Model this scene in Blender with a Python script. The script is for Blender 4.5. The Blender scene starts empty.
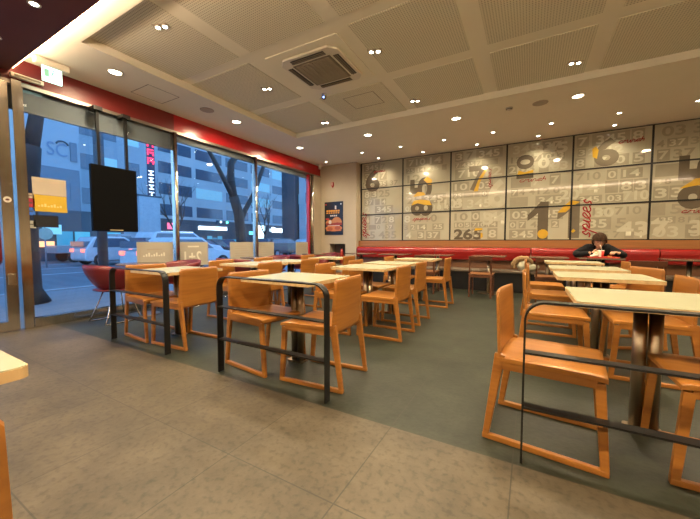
import bpy, bmesh, math, random
from mathutils import Vector, Matrix, Euler
random.seed(7)
R = math.radians
SC = bpy.context.scene
COL = SC.collection

# ------------------------------------------------------------ materials
def lin(c):
    return tuple(((v/255)/12.92 if v/255 <= 0.04045 else ((v/255+0.055)/1.055)**2.4) for v in c)
MATS = {}
def mat(name, rgb, rough=0.5, metal=0.0, spec=0.5, coat=0.0, noise=None, bump=None, emit=None):
    """rgb in linear; noise = (scale xyz, rgb2, amount) for procedural variation"""
    if name in MATS: return MATS[name]
    m = bpy.data.materials.new(name); m.use_nodes = True
    nt = m.node_tree; b = nt.nodes['Principled BSDF']
    b.inputs['Base Color'].default_value = (*rgb, 1)
    b.inputs['Roughness'].default_value = rough
    b.inputs['Metallic'].default_value = metal
    b.inputs['Specular IOR Level'].default_value = spec
    b.inputs['Coat Weight'].default_value = coat
    tc = nt.nodes.new('ShaderNodeTexCoord'); mp = nt.nodes.new('ShaderNodeMapping')
    nt.links.new(tc.outputs['Object'], mp.inputs['Vector'])
    sc = noise[0] if noise else (6, 6, 6)
    rgb2 = noise[1] if noise else tuple(v*0.9 for v in rgb)
    det = noise[2] if noise else 3
    mp.inputs['Scale'].default_value = sc
    n = nt.nodes.new('ShaderNodeTexNoise'); n.inputs['Scale'].default_value = 1.0
    n.inputs['Detail'].default_value = det
    nt.links.new(mp.outputs['Vector'], n.inputs['Vector'])
    cr = nt.nodes.new('ShaderNodeValToRGB')
    cr.color_ramp.elements[0].position = 0.35; cr.color_ramp.elements[1].position = 0.68
    cr.color_ramp.elements[0].color = (*rgb, 1); cr.color_ramp.elements[1].color = (*rgb2, 1)
    nt.links.new(n.outputs['Fac'], cr.inputs['Fac'])
    nt.links.new(cr.outputs['Color'], b.inputs['Base Color'])
    if bump:
        bp = nt.nodes.new('ShaderNodeBump'); bp.inputs['Strength'].default_value = bump
        bp.inputs['Distance'].default_value = 0.01
        nt.links.new(n.outputs['Fac'], bp.inputs['Height']); nt.links.new(bp.outputs['Normal'], b.inputs['Normal'])
    if emit:
        b.inputs['Emission Color'].default_value = (*emit[0], 1)
        b.inputs['Emission Strength'].default_value = emit[1]
    MATS[name] = m
    return m

def math_node(nt, op, a, b=None, c=None):
    n = nt.nodes.new('ShaderNodeMath'); n.operation = op
    for i, v in enumerate((a, b, c)):
        if v is None: continue
        if isinstance(v, (int, float)): n.inputs[i].default_value = v
        else: nt.links.new(v, n.inputs[i])
    return n.outputs[0]
def mixc(nt, f, a, b):
    n = nt.nodes.new('ShaderNodeMix'); n.data_type = 'RGBA'
    for k, v in (('Factor', f),):
        if isinstance(v, (int, float)): n.inputs[0].default_value = v
        else: nt.links.new(v, n.inputs[0])
    for i, v in ((6, a), (7, b)):
        if isinstance(v, tuple): n.inputs[i].default_value = (*v, 1)
        else: nt.links.new(v, n.inputs[i])
    return n.outputs[2]

def floor_mat():
    m = bpy.data.materials.new('stone floor tiles'); m.use_nodes = True
    nt = m.node_tree; b = nt.nodes['Principled BSDF']
    tc = nt.nodes.new('ShaderNodeTexCoord'); sx = nt.nodes.new('ShaderNodeSeparateXYZ')
    nt.links.new(tc.outputs['Object'], sx.inputs[0])
    X, Y = sx.outputs[0], sx.outputs[1]
    tile = 0.615
    fx = math_node(nt, 'FRACT', math_node(nt, 'DIVIDE', math_node(nt, 'ADD', X, 0.045+20*tile), tile))
    fy = math_node(nt, 'FRACT', math_node(nt, 'DIVIDE', math_node(nt, 'ADD', Y, -1.035+20*tile), tile))
    def edge(f):
        d = math_node(nt, 'ABSOLUTE', math_node(nt, 'SUBTRACT', f, 0.5))
        return math_node(nt, 'GREATER_THAN', d, 0.5-0.005)
    gr = math_node(nt, 'MAXIMUM', edge(fx), edge(fy))
    # per tile value
    ix = math_node(nt, 'FLOOR', math_node(nt, 'DIVIDE', math_node(nt, 'ADD', X, 0.045+20*tile), tile))
    iy = math_node(nt, 'FLOOR', math_node(nt, 'DIVIDE', math_node(nt, 'ADD', Y, -1.035+20*tile), tile))
    cb = nt.nodes.new('ShaderNodeCombineXYZ'); nt.links.new(ix, cb.inputs[0]); nt.links.new(iy, cb.inputs[1])
    wn = nt.nodes.new('ShaderNodeTexWhiteNoise'); nt.links.new(cb.outputs[0], wn.inputs['Vector'])
    n1 = nt.nodes.new('ShaderNodeTexNoise'); n1.inputs['Scale'].default_value = 2.6; n1.inputs['Detail'].default_value = 10; n1.inputs['Roughness'].default_value = .70
    n2 = nt.nodes.new('ShaderNodeTexNoise'); n2.inputs['Scale'].default_value = 34; n2.inputs['Detail'].default_value = 6
    for n in (n1, n2): nt.links.new(tc.outputs['Object'], n.inputs['Vector'])
    v = math_node(nt, 'ADD', math_node(nt, 'MULTIPLY', n1.outputs['Fac'], 0.98), math_node(nt, 'MULTIPLY', wn.outputs['Value'], 0.07))
    mr = nt.nodes.new('ShaderNodeMapRange'); mr.inputs[1].default_value = .3; mr.inputs[2].default_value = .75
    nt.links.new(v, mr.inputs[0])
    tan = mixc(nt, mr.outputs[0], (0.038, 0.030, 0.020), (0.112, 0.088, 0.058))
    drk = mixc(nt, mr.outputs[0], (0.008, 0.010, 0.0065), (0.041, 0.046, 0.031))
    side = math_node(nt, 'GREATER_THAN', Y, 1.65)
    c = mixc(nt, side, tan, drk)
    sp = nt.nodes.new('ShaderNodeMapRange'); sp.inputs[1].default_value = .50; sp.inputs[2].default_value = .68
    nt.links.new(n2.outputs['Fac'], sp.inputs[0])
    c = mixc(nt, math_node(nt, 'MULTIPLY', sp.outputs[0], 0.42), c, (0.014, 0.012, 0.009))
    c = mixc(nt, math_node(nt, 'MULTIPLY', gr, 0.75), c, (0.03, 0.026, 0.02))
    nt.links.new(c, b.inputs['Base Color'])
    b.inputs['Roughness'].default_value = 0.45
    b.inputs['Specular IOR Level'].default_value = 0.32
    bp = nt.nodes.new('ShaderNodeBump'); bp.inputs['Strength'].default_value = .25; bp.inputs['Distance'].default_value = .004
    nt.links.new(n2.outputs['Fac'], bp.inputs['Height']); nt.links.new(bp.outputs['Normal'], b.inputs['Normal'])
    return m

def perforated_mat():
    m = bpy.data.materials.new('perforated ceiling board'); m.use_nodes = True
    nt = m.node_tree; b = nt.nodes['Principled BSDF']
    tc = nt.nodes.new('ShaderNodeTexCoord'); sx = nt.nodes.new('ShaderNodeSeparateXYZ')
    nt.links.new(tc.outputs['Object'], sx.inputs[0])
    p = 0.026
    fx = math_node(nt, 'SUBTRACT', math_node(nt, 'FRACT', math_node(nt, 'DIVIDE', math_node(nt, 'ADD', sx.outputs[0], 50*p*10), p)), 0.5)
    fy = math_node(nt, 'SUBTRACT', math_node(nt, 'FRACT', math_node(nt, 'DIVIDE', math_node(nt, 'ADD', sx.outputs[1], 50*p*10), p)), 0.5)
    r2 = math_node(nt, 'ADD', math_node(nt, 'MULTIPLY', fx, fx), math_node(nt, 'MULTIPLY', fy, fy))
    hole = math_node(nt, 'LESS_THAN', r2, 0.062)
    c = mixc(nt, hole, (0.66, 0.62, 0.50), (0.32, 0.29, 0.22))
    nt.links.new(c, b.inputs['Base Color']); b.inputs['Roughness'].default_value = .8
    return m

def glass_mat():
    m = bpy.data.materials.new('window glass'); m.use_nodes = True
    nt = m.node_tree; nt.nodes.clear()
    out = nt.nodes.new('ShaderNodeOutputMaterial'); mx = nt.nodes.new('ShaderNodeMixShader')
    tr = nt.nodes.new('ShaderNodeBsdfTransparent'); gl = nt.nodes.new('ShaderNodeBsdfGlossy')
    tr.inputs[0].default_value = (.97, .98, .99, 1); gl.inputs['Roughness'].default_value = 0.0
    ge = nt.nodes.new('ShaderNodeNewGeometry'); dt = nt.nodes.new('ShaderNodeVectorMath'); dt.operation = 'DOT_PRODUCT'
    nt.links.new(ge.outputs['Normal'], dt.inputs[0]); nt.links.new(ge.outputs['Incoming'], dt.inputs[1])
    cs = math_node(nt, 'SUBTRACT', 1.0, math_node(nt, 'ABSOLUTE', dt.outputs['Value']))
    f = math_node(nt, 'ADD', 0.04, math_node(nt, 'MULTIPLY', 0.96, math_node(nt, 'POWER', cs, 5.0)))
    nt.links.new(f, mx.inputs[0]); nt.links.new(tr.outputs[0], mx.inputs[1]); nt.links.new(gl.outputs[0], mx.inputs[2])
    nt.links.new(mx.outputs[0], out.inputs[0])
    return m

def brick_mat(name, a, b_, mortar, scale, bw=.5, rh=.25):
    m = bpy.data.materials.new(name); m.use_nodes = True
    nt = m.node_tree; b = nt.nodes['Principled BSDF']
    tc = nt.nodes.new('ShaderNodeTexCoord'); mp = nt.nodes.new('ShaderNodeMapping')
    mp.inputs['Rotation'].default_value = (R(90), 0, R(90))
    nt.links.new(tc.outputs['Object'], mp.inputs['Vector'])
    bk = nt.nodes.new('ShaderNodeTexBrick'); bk.inputs['Scale'].default_value = scale
    bk.offset = 0
    bk.inputs['Color1'].default_value = (*a, 1); bk.inputs['Color2'].default_value = (*b_, 1); bk.inputs['Mortar'].default_value = (*mortar, 1)
    bk.inputs['Mortar Size'].default_value = .012; bk.inputs['Brick Width'].default_value = bw; bk.inputs['Row Height'].default_value = rh
    nt.links.new(mp.outputs['Vector'], bk.inputs['Vector'])
    nt.links.new(bk.outputs['Color'], b.inputs['Base Color']); b.inputs['Roughness'].default_value = .6
    return m

M = {}
M['chair'] = mat('orange beech plywood', (.335, .130, .022), .38, spec=.5, coat=.1, noise=((3, 3, 40), (.26, .092, .015), 4))
M['chair_seat'] = mat('orange beech seat', (.37, .150, .028), .36, spec=.4, coat=.05, noise=((3, 40, 6), (.295, .110, .018), 4))
M['darkwood'] = mat('dark brown wood', (.115, .040, .017), .35, noise=((8, 8, 50), (.07, .024, .011), 5))
M['table'] = mat('pale yellow laminate', (.35, .345, .23), .27, spec=.4, noise=((3, 3, 3), (.33, .325, .215), 3))
M['tableedge'] = mat('beech table edge', (.58, .40, .20), .4, noise=((30, 30, 4), (.48, .32, .15), 4))
M['darktop'] = mat('dark brown table laminate', (.13, .085, .058), .2, noise=((4, 30, 4), (.095, .06, .04), 4))
M['steel'] = mat('bronze tinted steel', (.36, .29, .205), .33, metal=1, noise=((20, 20, 3), (.27, .215, .15), 2))
M['chrome'] = mat('polished chrome', (.62, .57, .50), .16, metal=1, noise=((20, 20, 2), (.52, .47, .41), 2))
M['black'] = mat('black powder coated steel', (.008, .0075, .0075), .38, spec=.3, noise=((9, 9, 9), (.011, .0105, .010), 2))
M['redshell'] = mat('dark red moulded plastic', (.16, .014, .018), .38, noise=((5, 5, 5), (.13, .011, .015), 2))
M['redvinyl'] = mat('red bench vinyl', (.27, .014, .012), .26, noise=((5, 5, 5), (.24, .012, .010), 3), bump=.05)
M['redfascia'] = mat('glossy red fascia', (.42, .010, .014), .28, coat=.3, noise=((2, 2, 2), (.38, .009, .012), 2))
M['maroon'] = mat('matt maroon ceiling paint', (.115, .022, .018), .65, noise=((3, 3, 3), (.105, .020, .016), 3))
M['ceiling'] = mat('cream ceiling paint', (.76, .715, .60), .85, noise=((2, 2, 2), (.74, .695, .58), 3))
M['wall'] = mat('warm beige wall paint', (.46, .385, .285), .8, noise=((3, 3, 3), (.435, .365, .27), 3))
M['trimwood'] = mat('orange wood ledge', (.30, .125, .038), .4, noise=((2, 30, 30), (.25, .10, .03), 4))
M['benchwood'] = mat('brown wood bench panel', (.15, .062, .025), .42, noise=((2, 30, 30), (.11, .045, .018), 4))
M['benchblack'] = mat('black bench plinth', (.010, .009, .009), .55, noise=((5, 5, 5), (.014, .012, .012), 2))
M['white'] = mat('white plastic', (.62, .57, .48), .4, noise=((5, 5, 5), (.58, .53, .45), 2))
M['grille'] = mat('grey brown vent grille', (.17, .135, .095), .6, noise=((5, 5, 5), (.15, .12, .085), 2))
M['board'] = mat('beige frosted film', (.40, .36, .295), .6, noise=((4, 4, 4), (.375, .335, .275), 3))
M['boardprint'] = mat('pale film print', (.70, .66, .56), .6)
M['boardprint2'] = mat('greyish film print', (.38, .32, .25), .6)
M['glass'] = glass_mat()
M['floor'] = floor_mat()
M['perf'] = perforated_mat()
def emis(name, rgb, s):
    if name in MATS: return MATS[name]
    m = bpy.data.materials.new(name); m.use_nodes = True
    nt = m.node_tree; b = nt.nodes['Principled BSDF']
    b.inputs['Base Color'].default_value = (*rgb, 1)
    b.inputs['Emission Color'].default_value = (*rgb, 1); b.inputs['Emission Strength'].default_value = s
    MATS[name] = m
    return m
M['lampwarm'] = emis('warm downlight diffuser', (1, .86, .62), 20)
M['lampcool'] = emis('neutral spot lamp', (1, .95, .80), 26)
M['led'] = emis('warm cove strip', (1, .66, .36), 22)

# ------------------------------------------------------------ mesh helpers
class MB:
    def __init__(s): s.bm = bmesh.new()
    def box(s, x0, x1, y0, y1, z0, z1, mi=0, T=None):
        vs = [s.bm.verts.new((x, y, z)) for x in (x0, x1) for y in (y0, y1) for z in (z0, z1)]
        for f in ((0,1,3,2),(4,6,7,5),(0,4,5,1),(2,3,7,6),(0,2,6,4),(1,5,7,3)):
            fc = s.bm.faces.new([vs[i] for i in f]); fc.material_index = mi
        if T: bmesh.ops.transform(s.bm, matrix=T, verts=vs)
        return s
    def ring(s, rings, close=True, cap=True, mi=0):
        L = [[s.bm.verts.new(p) for p in r] for r in rings]
        n = len(L[0])
        for a, b in zip(L, L[1:]):
            for i in range(n if close else n-1):
                j = (i+1) % n
                f = s.bm.faces.new((a[i], a[j], b[j], b[i])); f.material_index = mi; f.smooth = True
        if cap and close:
            for r in (L[0], L[-1]):
                try: f = s.bm.faces.new(r); f.material_index = mi
                except ValueError: pass
        return s
    def tube(s, pts, r, n=10, mi=0):
        pts = [Vector(p) for p in pts]
        rs = r if isinstance(r, (list, tuple)) else [r]*len(pts)
        rings = []; prev = None
        for i, p in enumerate(pts):
            a = pts[max(0, i-1)]; b = pts[min(len(pts)-1, i+1)]
            t = (b-a).normalized()
            if prev is None:
                u = t.orthogonal().normalized()
            else:
                u = (prev - t*prev.dot(t)).normalized()
            prev = u; v = t.cross(u)
            rings.append([p + (u*math.cos(2*math.pi*k/n) + v*math.sin(2*math.pi*k/n))*rs[i] for k in range(n)])
        return s.ring(rings, mi=mi)
    def bar(s, p, q, w, h, up=(0, 0, 1), w2=None, h2=None, mi=0):
        """rectangular bar from p to q; w across, h along up"""
        p, q = Vector(p), Vector(q); t = (q-p).normalized(); up = Vector(up)
        u = (up - t*up.dot(t)).normalized(); v = t.cross(u)
        def r(c, w, h): return [c+v*w/2+u*h/2, c-v*w/2+u*h/2, c-v*w/2-u*h/2, c+v*w/2-u*h/2]
        L = [[s.bm.verts.new(x) for x in r(p, w, h)], [s.bm.verts.new(x) for x in r(q, w2 or w, h2 or h)]]
        for i in range(4):
            j = (i+1) % 4; f = s.bm.faces.new((L[0][i], L[0][j], L[1][j], L[1][i])); f.material_index = mi
        for r_ in L: s.bm.faces.new(r_).material_index = mi
        return s
    def ribbon(s, pts, wvec, th):
        """flat bar swept along pts; wvec constant width direction, th thickness in the path plane"""
        pts = [Vector(p) for p in pts]; w = Vector(wvec); rings = []
        for i, p in enumerate(pts):
            a = pts[max(0, i-1)]; b = pts[min(len(pts)-1, i+1)]
            t = (b-a).normalized(); nrm = t.cross(w).normalized()*th/2
            rings.append([p+w/2+nrm, p-w/2+nrm, p-w/2-nrm, p+w/2-nrm])
        s.ring(rings)
        for f in s.bm.faces: f.smooth = False
        return s
    def lathe(s, prof, n=24, c=(0, 0, 0), mi=0):
        rings = [[(c[0]+r*math.cos(2*math.pi*k/n), c[1]+r*math.sin(2*math.pi*k/n), c[2]+z) for k in range(n)] for r, z in prof]
        return s.ring(rings, mi=mi)
    def prism(s, poly, axis, a, b, mi=0):
        """poly: 2d points, extruded along axis from a to b"""
        def P(p, t):
            return {'x': (t, p[0], p[1]), 'y': (p[0], t, p[1]), 'z': (p[0], p[1], t)}[axis]
        A = [s.bm.verts.new(P(p, a)) for p in poly]; B = [s.bm.verts.new(P(p, b)) for p in poly]
        n = len(poly)
        for i in range(n):
            j = (i+1) % n; s.bm.faces.new((A[i], A[j], B[j], B[i])).material_index = mi
        s.bm.faces.new(A).material_index = mi; s.bm.faces.new(B).material_index = mi
        return s
    def ball(s, c, r, sc=(1, 1, 1), seg=16, mi=0):
        res = bmesh.ops.create_uvsphere(s.bm, u_segments=seg, v_segments=max(6, seg*2//3), radius=r)
        for v in res['verts']:
            v.co = Vector((v.co.x*sc[0]+c[0], v.co.y*sc[1]+c[1], v.co.z*sc[2]+c[2]))
            for f in v.link_faces: f.smooth = True; f.material_index = mi
        return s
    def add(s, me, T):
        k = len(s.bm.verts); s.bm.from_mesh(me); s.bm.verts.ensure_lookup_table()
        bmesh.ops.transform(s.bm, matrix=T, verts=s.bm.verts[k:])
        return s
    def build(s, name, m, parent=None, loc=None, bevel=0, smooth=False, extra=()):
        bmesh.ops.recalc_face_normals(s.bm, faces=s.bm.faces)
        me = bpy.data.meshes.new(name); s.bm.to_mesh(me); s.bm.free()
        me.materials.append(m)
        for e in extra: me.materials.append(e)
        if smooth:
            for p in me.polygons: p.use_smooth = True
        o = bpy.data.objects.new(name, me); COL.objects.link(o)
        if parent: o.parent = parent
        if loc: o.location = loc
        if bevel:
            b = o.modifiers.new('bevel', 'BEVEL'); b.width = bevel; b.segments = 2; b.limit_method = 'ANGLE'; b.angle_limit = R(40)
        return o

def tag(o, label=None, cat=None, group=None, kind=None):
    if label: o['label'] = label
    if cat: o['category'] = cat
    if group: o['group'] = group
    if kind: o['kind'] = kind
    return o
def thing(name, label, cat, loc=(0, 0, 0), rz=0, group=None):
    o = bpy.data.objects.new(name, None); COL.objects.link(o); o.empty_display_size = .1
    o.location = loc; o.rotation_euler = (0, 0, rz)
    return tag(o, label, cat, group)
def copy_tree(o, parent=None):
    c = o.copy(); COL.objects.link(c)
    if parent: c.parent = parent
    for ch in list(o.children): copy_tree(ch, c)
    return c
def struct(o): o['kind'] = 'structure'; return o

_txt = {}
def text_me(body, size=1.0, depth=0.0, bold=0.0, shear=0.0):
    key = (body, size, depth, bold, shear)
    if key in _txt: return _txt[key]
    cu = bpy.data.curves.new('lettering', 'FONT'); cu.body = body; cu.size = size
    cu.align_x = 'CENTER'; cu.align_y = 'CENTER'; cu.extrude = depth; cu.offset = bold; cu.shear = shear
    cu.resolution_u = 4
    o = bpy.data.objects.new('lettering', cu); COL.objects.link(o)
    bpy.context.view_layer.update()
    me = bpy.data.meshes.new_from_object(o.evaluated_get(bpy.context.evaluated_depsgraph_get()))
    bpy.data.objects.remove(o); _txt[key] = me
    return me
def fit(me):
    xs = [v.co.x for v in me.vertices]; ys = [v.co.y for v in me.vertices]
    return min(xs), max(xs), min(ys), max(ys)
def text_to(mb, body, cx, cz, w, h, y, rot=0, bold=.02, shear=0):
    """text standing in an XZ plane at depth y, facing -Y, scaled to w by h (after rotation of rot degrees)"""
    me = text_me(body, 1.0, 0.0, bold, shear)
    x0, x1, y0, y1 = fit(me)
    ww, hh = (h, w) if rot in (90, -90) else (w, h)
    T = (Matrix.Translation((cx, y, cz)) @ Matrix.Rotation(R(90), 4, 'X') @ Matrix.Rotation(R(rot), 4, 'Z')
         @ Matrix.Diagonal((ww/(x1-x0), hh/(y1-y0), 1, 1)) @ Matrix.Translation((-(x0+x1)/2, -(y0+y1)/2, 0)))
    mb.add(me, T); return mb
def text_yz(mb, body, x, cy, cz, w, h, facing=1, bold=.02):
    """text in a YZ plane at x. facing=+1 readable from +X side, -1 readable from -X side"""
    me = text_me(body, 1.0, 0.0, bold, 0)
    x0, x1, y0, y1 = fit(me)
    T = (Matrix.Translation((x, cy, cz)) @ Matrix.Rotation(R(90*facing), 4, 'Z') @ Matrix.Rotation(R(90), 4, 'X')
         @ Matrix.Diagonal((w/(x1-x0), h/(y1-y0), 1, 1)) @ Matrix.Translation((-(x0+x1)/2, -(y0+y1)/2, 0)))
    mb.add(me, T); return mb

# ------------------------------------------------------------ room shell
GX, CZ = -5.30, 3.20           # glass line, ceiling height
XR, YB, YF = 4.6, 7.95, -4.2   # right wall, mural wall, rear wall
struct(MB().box(GX-.06, XR, YF, YB+.2, -.10, 0).build('floor', M['floor']))

# cream ceiling with a shallow recess
c0x, c1x, c0y, c1y, cz2 = -4.28, 4.1, 1.68, 5.33, 3.30
m = MB()
m.box(GX-.1, c0x, 1.50, YB+.2, CZ, 3.42); m.box(c1x, XR, 1.50, YB+.2, CZ, 3.42)
m.box(c0x, c1x, 1.50, c0y, CZ, 3.42); m.box(c0x, c1x, c1y, YB+.2, CZ, 3.42)
m.box(c0x, c1x, c0y, c1y, cz2, 3.42); m.box(GX-.1, XR, YF, 1.50, CZ, 3.42)
ceil = struct(m.build('ceiling', M['ceiling']))
# smooth bands / perforated boards in the recess
xb = [-4.28, -3.15, -2.95, -1.89, -1.71, -.67, -.48, .56, .72, 1.78, 1.94, 3.0, 3.16, 4.1]
yb = [1.68, 2.83, 2.98, 4.05, 4.24, 5.33]
perf = MB()
for i in range(0, len(xb)-1, 2):
    for j in range(0, len(yb)-1, 2):
        if i == 2 and j == 2: continue          # the cell with the air conditioner is smooth
        perf.box(xb[i]+.0, xb[i+1], yb[j], yb[j+1], cz2-.006, cz2+.01)
pf = struct(perf.build('ceiling_perforated_boards', M['perf']))
pf.parent = ceil
# access hatches: thin grooves
def hatch(x0, x1, y0, y1, z):
    g = MB(); w = .007
    g.box(x0, x1, y0, y0+w, z-.002, z+.004); g.box(x0, x1, y1-w, y1, z-.002, z+.004)
    g.box(x0, x0+w, y0, y1, z-.002, z+.004); g.box(x1-w, x1, y0, y1, z-.002, z+.004)
    o = g.build('access_hatch_outline', M['grille'], ceil); return o
hatch(-5.05, -4.6, 2.55, 3.0, CZ)
hatch(-2.62, -2.1, 4.42, 4.86, cz2-.006)

# maroon dropped ceiling over the entrance, with the cove light on its edge
SY = 1.375
soff = struct(MB().box(GX+.0, XR, YF, SY, 3.03, 3.075).build('ceiling_maroon', M['maroon']))
cove = thing('cove_light_strip', 'long glowing warm light strip along the edge of the maroon ceiling', 'strip light', (0, SY, 3.060))
MB().box(GX+.03, XR-.05, .002, .028, .0, .022).build('led_strip', M['led'], cove)
MB().box(GX+.03, XR-.05, -.03, .002, .0155, .03).build('channel', M['white'], cove)

# walls
struct(MB().box(XR, XR+.1, YF, YB+.2, 0, 3.42).build('wall_right', M['wall']))
struct(MB().box(GX-.06, XR, YF-.1, YF, 0, 3.42).build('wall_rear', M['wall']))
struct(MB().box(-4.12, XR, YB, YB+.1, 0, 3.42).build('wall_back', M['wall']))
# beige projecting wall with a niche (x -4.98..-4.47, z .45..1.0)
bx0, bx1, by = GX, -4.13, 7.67
m = MB()
m.box(bx0, -4.98, by, 8.2, 0, 3.42); m.box(-4.47, bx1, by, 8.2, 0, 3.42)
m.box(-4.98, -4.47, by, 8.2, 1.0, 3.42); m.box(-4.98, -4.47, by, 8.2, 0, .42); m.box(-4.98, -4.47, by+.28, 8.2, .42, 1.0)
struct(m.build('wall_poster', M['wall']))
struct(MB().box(-4.98, -4.47, by+.272, by+.279, .425, .995).build('trim_niche', mat('dark niche lining', (.11, .08, .06), .6)))
# left facade beyond glass bays (wall around door, header)
struct(MB().box(GX-.12, GX, YF, .3, 0, 3.42).build('wall_left', M['wall']))

# red fascia over the glazing, chrome lower rail
struct(MB().box(GX-.08, GX+.0, 3.34, 7.67, 2.93, 3.2).build('trim_red_fascia', M['redfascia']))
struct(MB().box(GX-.08, GX+.0, -.6, 3.34, 2.93, 3.2).build('trim_dark_red_fascia', mat('dark red fascia', (.15, .010, .009), .4)))
struct(MB().box(GX-.085, GX+.012, 1.2, 7.67, 2.885, 2.93).build('trim_chrome_header', mat('brushed header metal', (.30, .26, .22), .42, metal=1)))
struct(MB().box(GX-.06, GX+.04, 1.47, 7.67, 0, .115).build('trim_window_sill', M['chrome']))
struct(MB().box(GX-.10, GX-.06, 1.2, 3.32, 2.62, 2.93).box(GX-.10, GX-.06, 3.32, 7.67, 2.78, 2.93).build('trim_grey_blind', mat('grey exterior blind', (.14, .165, .185), .8)))
# mullions and panes
bays = [1.46, 3.32, 5.14, 7.22]
for i in range(3):
    y0, y1 = bays[i], bays[i+1]
    p = struct(MB().box(GX-.035, GX-.027, y0+.02, y1-.02, .115, 2.885).build('window_%d' % (i+1), M['glass']))
    fr = MB().box(GX-.05, GX+.012, y0+.0, y0+.02, .115, 2.885).box(GX-.05, GX+.012, y1-.02, y1, .115, 2.885)
    fr.build('window_frame', M['chrome'], p)
struct(MB().box(GX-.035, GX-.027, 7.24, 7.64, .115, 2.885).build('window_4', M['glass']))
for y in (3.32, 5.14):
    struct(MB().tube([(GX+.045, y, 0), (GX+.045, y, 2.89)], .032, 16).box(GX-.05, GX+.02, y-.022, y+.022, 0, 2.885).build('trim_mullion', M['chrome']))
struct(MB().tube([(GX+.035, 7.23, 0), (GX+.035, 7.23, 2.89)], .03, 16).box(GX-.07, GX+.02, 7.16, 7.2, 0, 2.885).build('trim_mullion', M['chrome']))
struct(MB().box(GX-.06, GX+.03, 7.30, 7.66, 0, 2.885).build('trim_end_panel', M['chrome' if 0 else 'wall']))
struct(MB().box(GX-.07, GX+.02, 7.09, 7.13, 0, 2.885).build('trim_red_post', M['redfascia']))
struct(MB().box(GX-.08, GX+.05, 1.375, 1.46, 0, 2.93).build('trim_chrome_post', M['chrome']))
# entrance door at the far left
dr = struct(MB().box(GX-.035, GX-.02, .40, 1.25, .10, 2.80).build('door_1', M['glass']))
MB().box(GX-.05, GX+.03, 1.245, 1.345, 0.01, 2.885).box(GX-.05, GX+.03, .3, .40, 0.01, 2.885).box(GX-.05, GX+.03, .4, 1.245, .01, .12).box(GX-.05, GX+.03, .4, 1.245, 2.80, 2.885).build('door_frame', M['chrome'], dr)
MB().box(GX+.03, GX+.05, 1.26, 1.33, .55, .68).build('door_lock', M['steel'], dr, bevel=.004)
MB().tube([(GX+.03, 1.20, .8), (GX+.09, 1.20, .85), (GX+.09, 1.20, 1.35), (GX+.03, 1.20, 1.4)], .014, 10).build('door_handle', mat('dark red door handle', (.16, .012, .012), .4), dr)

# bench wall: orange ledge
struct(MB().box(-4.12, XR, 7.80, YB, .93, 1.085).build('trim_wood_ledge', M['trimwood']))

# ------------------------------------------------------------ mural of numbers
mural = thing('number_mural', 'wide wall mural of black framed glossy panels printed with numbers', 'mural', (0, 7.93, 1.09))
W0, PW, PH = -4.10, 1.203, .703
m_panel = mat('glossy beige printed glass', (.42, .385, .29), .04, spec=.4, noise=((.9, .9, 1.1), (.33, .295, .215), 2))
m_faint = mat('faint darker print', (.30, .265, .195), .05, spec=.4)
m_light = mat('faint light print', (.48, .44, .335), .05, spec=.4)
m_num = mat('dark taupe number print', (.12, .096, .068), .06, spec=.6)
m_num2 = mat('taupe number print', (.165, .135, .095), .06, spec=.6)
m_yel = mat('mustard yellow paint print', (.56, .33, .035), .14, spec=.6)
m_red = mat('dark red script print', (.28, .016, .022), .14, spec=.6)
rr = random.Random(5)
for i in range(7):
    for j in range(3):
        x0 = W0+i*PW; z0 = j*PH
        g = MB().box(x0+.008, x0+PW-.008, -.006, .006, z0+.008, z0+PH-.008).build('glass_panel', m_panel, mural)
        fd, fl = MB(), MB()
        # loose patchwork of squares with pale figures in them
        for zr, hh in rr.choice((((.02, .22), (.25, .17), (.43, .24)), ((.02, .17), (.20, .25), (.46, .20)), ((.02, .26), (.29, .14), (.44, .23)))):
            x = x0+.02+rr.random()*.08
            while True:
                t = rr.choice(('0', '3', '4', '5', '7', '8', '2', '10', '37', '345', '12', '25', '03', '14', '435', '710'))
                w = hh*.80*len(t)
                if x+w > x0+PW-.02: break
                k = rr.random()
                if k < .50:
                    fd.box(x, x+w, -.0073, -.0068, z0+zr+.006, z0+zr+hh-.006)
                    text_to(fl, t, x+w/2, z0+zr+hh/2, w*.78, hh*.68, -.0086)
                elif k < .64:
                    fd.box(x, x+w, -.0073, -.0068, z0+zr+.006, z0+zr+hh-.006)
                elif k < .86:
                    text_to(fd, t, x+w/2, z0+zr+hh/2, w*.82, hh*.76, -.0078)
                else:
                    text_to(fl, t, x+w/2, z0+zr+hh/2, w*.82, hh*.76, -.0086)
                x += w+rr.choice((.01, .02, .05, .14))
        fd.build('faint_square_print', m_faint, g); fl.build('faint_figure_print', m_light, g)
for i in range(8): MB().box(W0+i*PW-.016, W0+i*PW+.016, -.016, .008, -.012, 3*PH+.01).build('frame_bar', M['black'], mural)
for j in range(4): MB().box(W0, W0+7*PW, -.015, .008, j*PH-.014, j*PH+.014).build('frame_bar', M['black'], mural)
Zb = 1.09; YT = -.0098
def num(body, x0, x1, z0, z1, rot=0, m_=None, lab=None, y=YT, bold=.035):
    o = text_to(MB(), body, (x0+x1)/2, (z0+z1)/2-Zb, x1-x0, z1-z0, y, rot, bold).build('printed_number', m_ or m_num, mural)
    if lab: o['label'] = lab
    return o
def one(x0, x1, z0, z1, m_, lab):
    w = x1-x0; h = z1-z0
    P_ = [(.50, 0), (1, 0), (1, 1), (.62, 1), (.35, .84), (0, .66), (0, .50), (.28, .60), (.50, .70)]
    o = MB().prism([(x0+p[0]*w*.95, z0+p[1]*h-Zb) for p in P_], 'y', YT, YT-.0003).build('printed_number', m_, mural); o['label'] = lab
    return o
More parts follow.
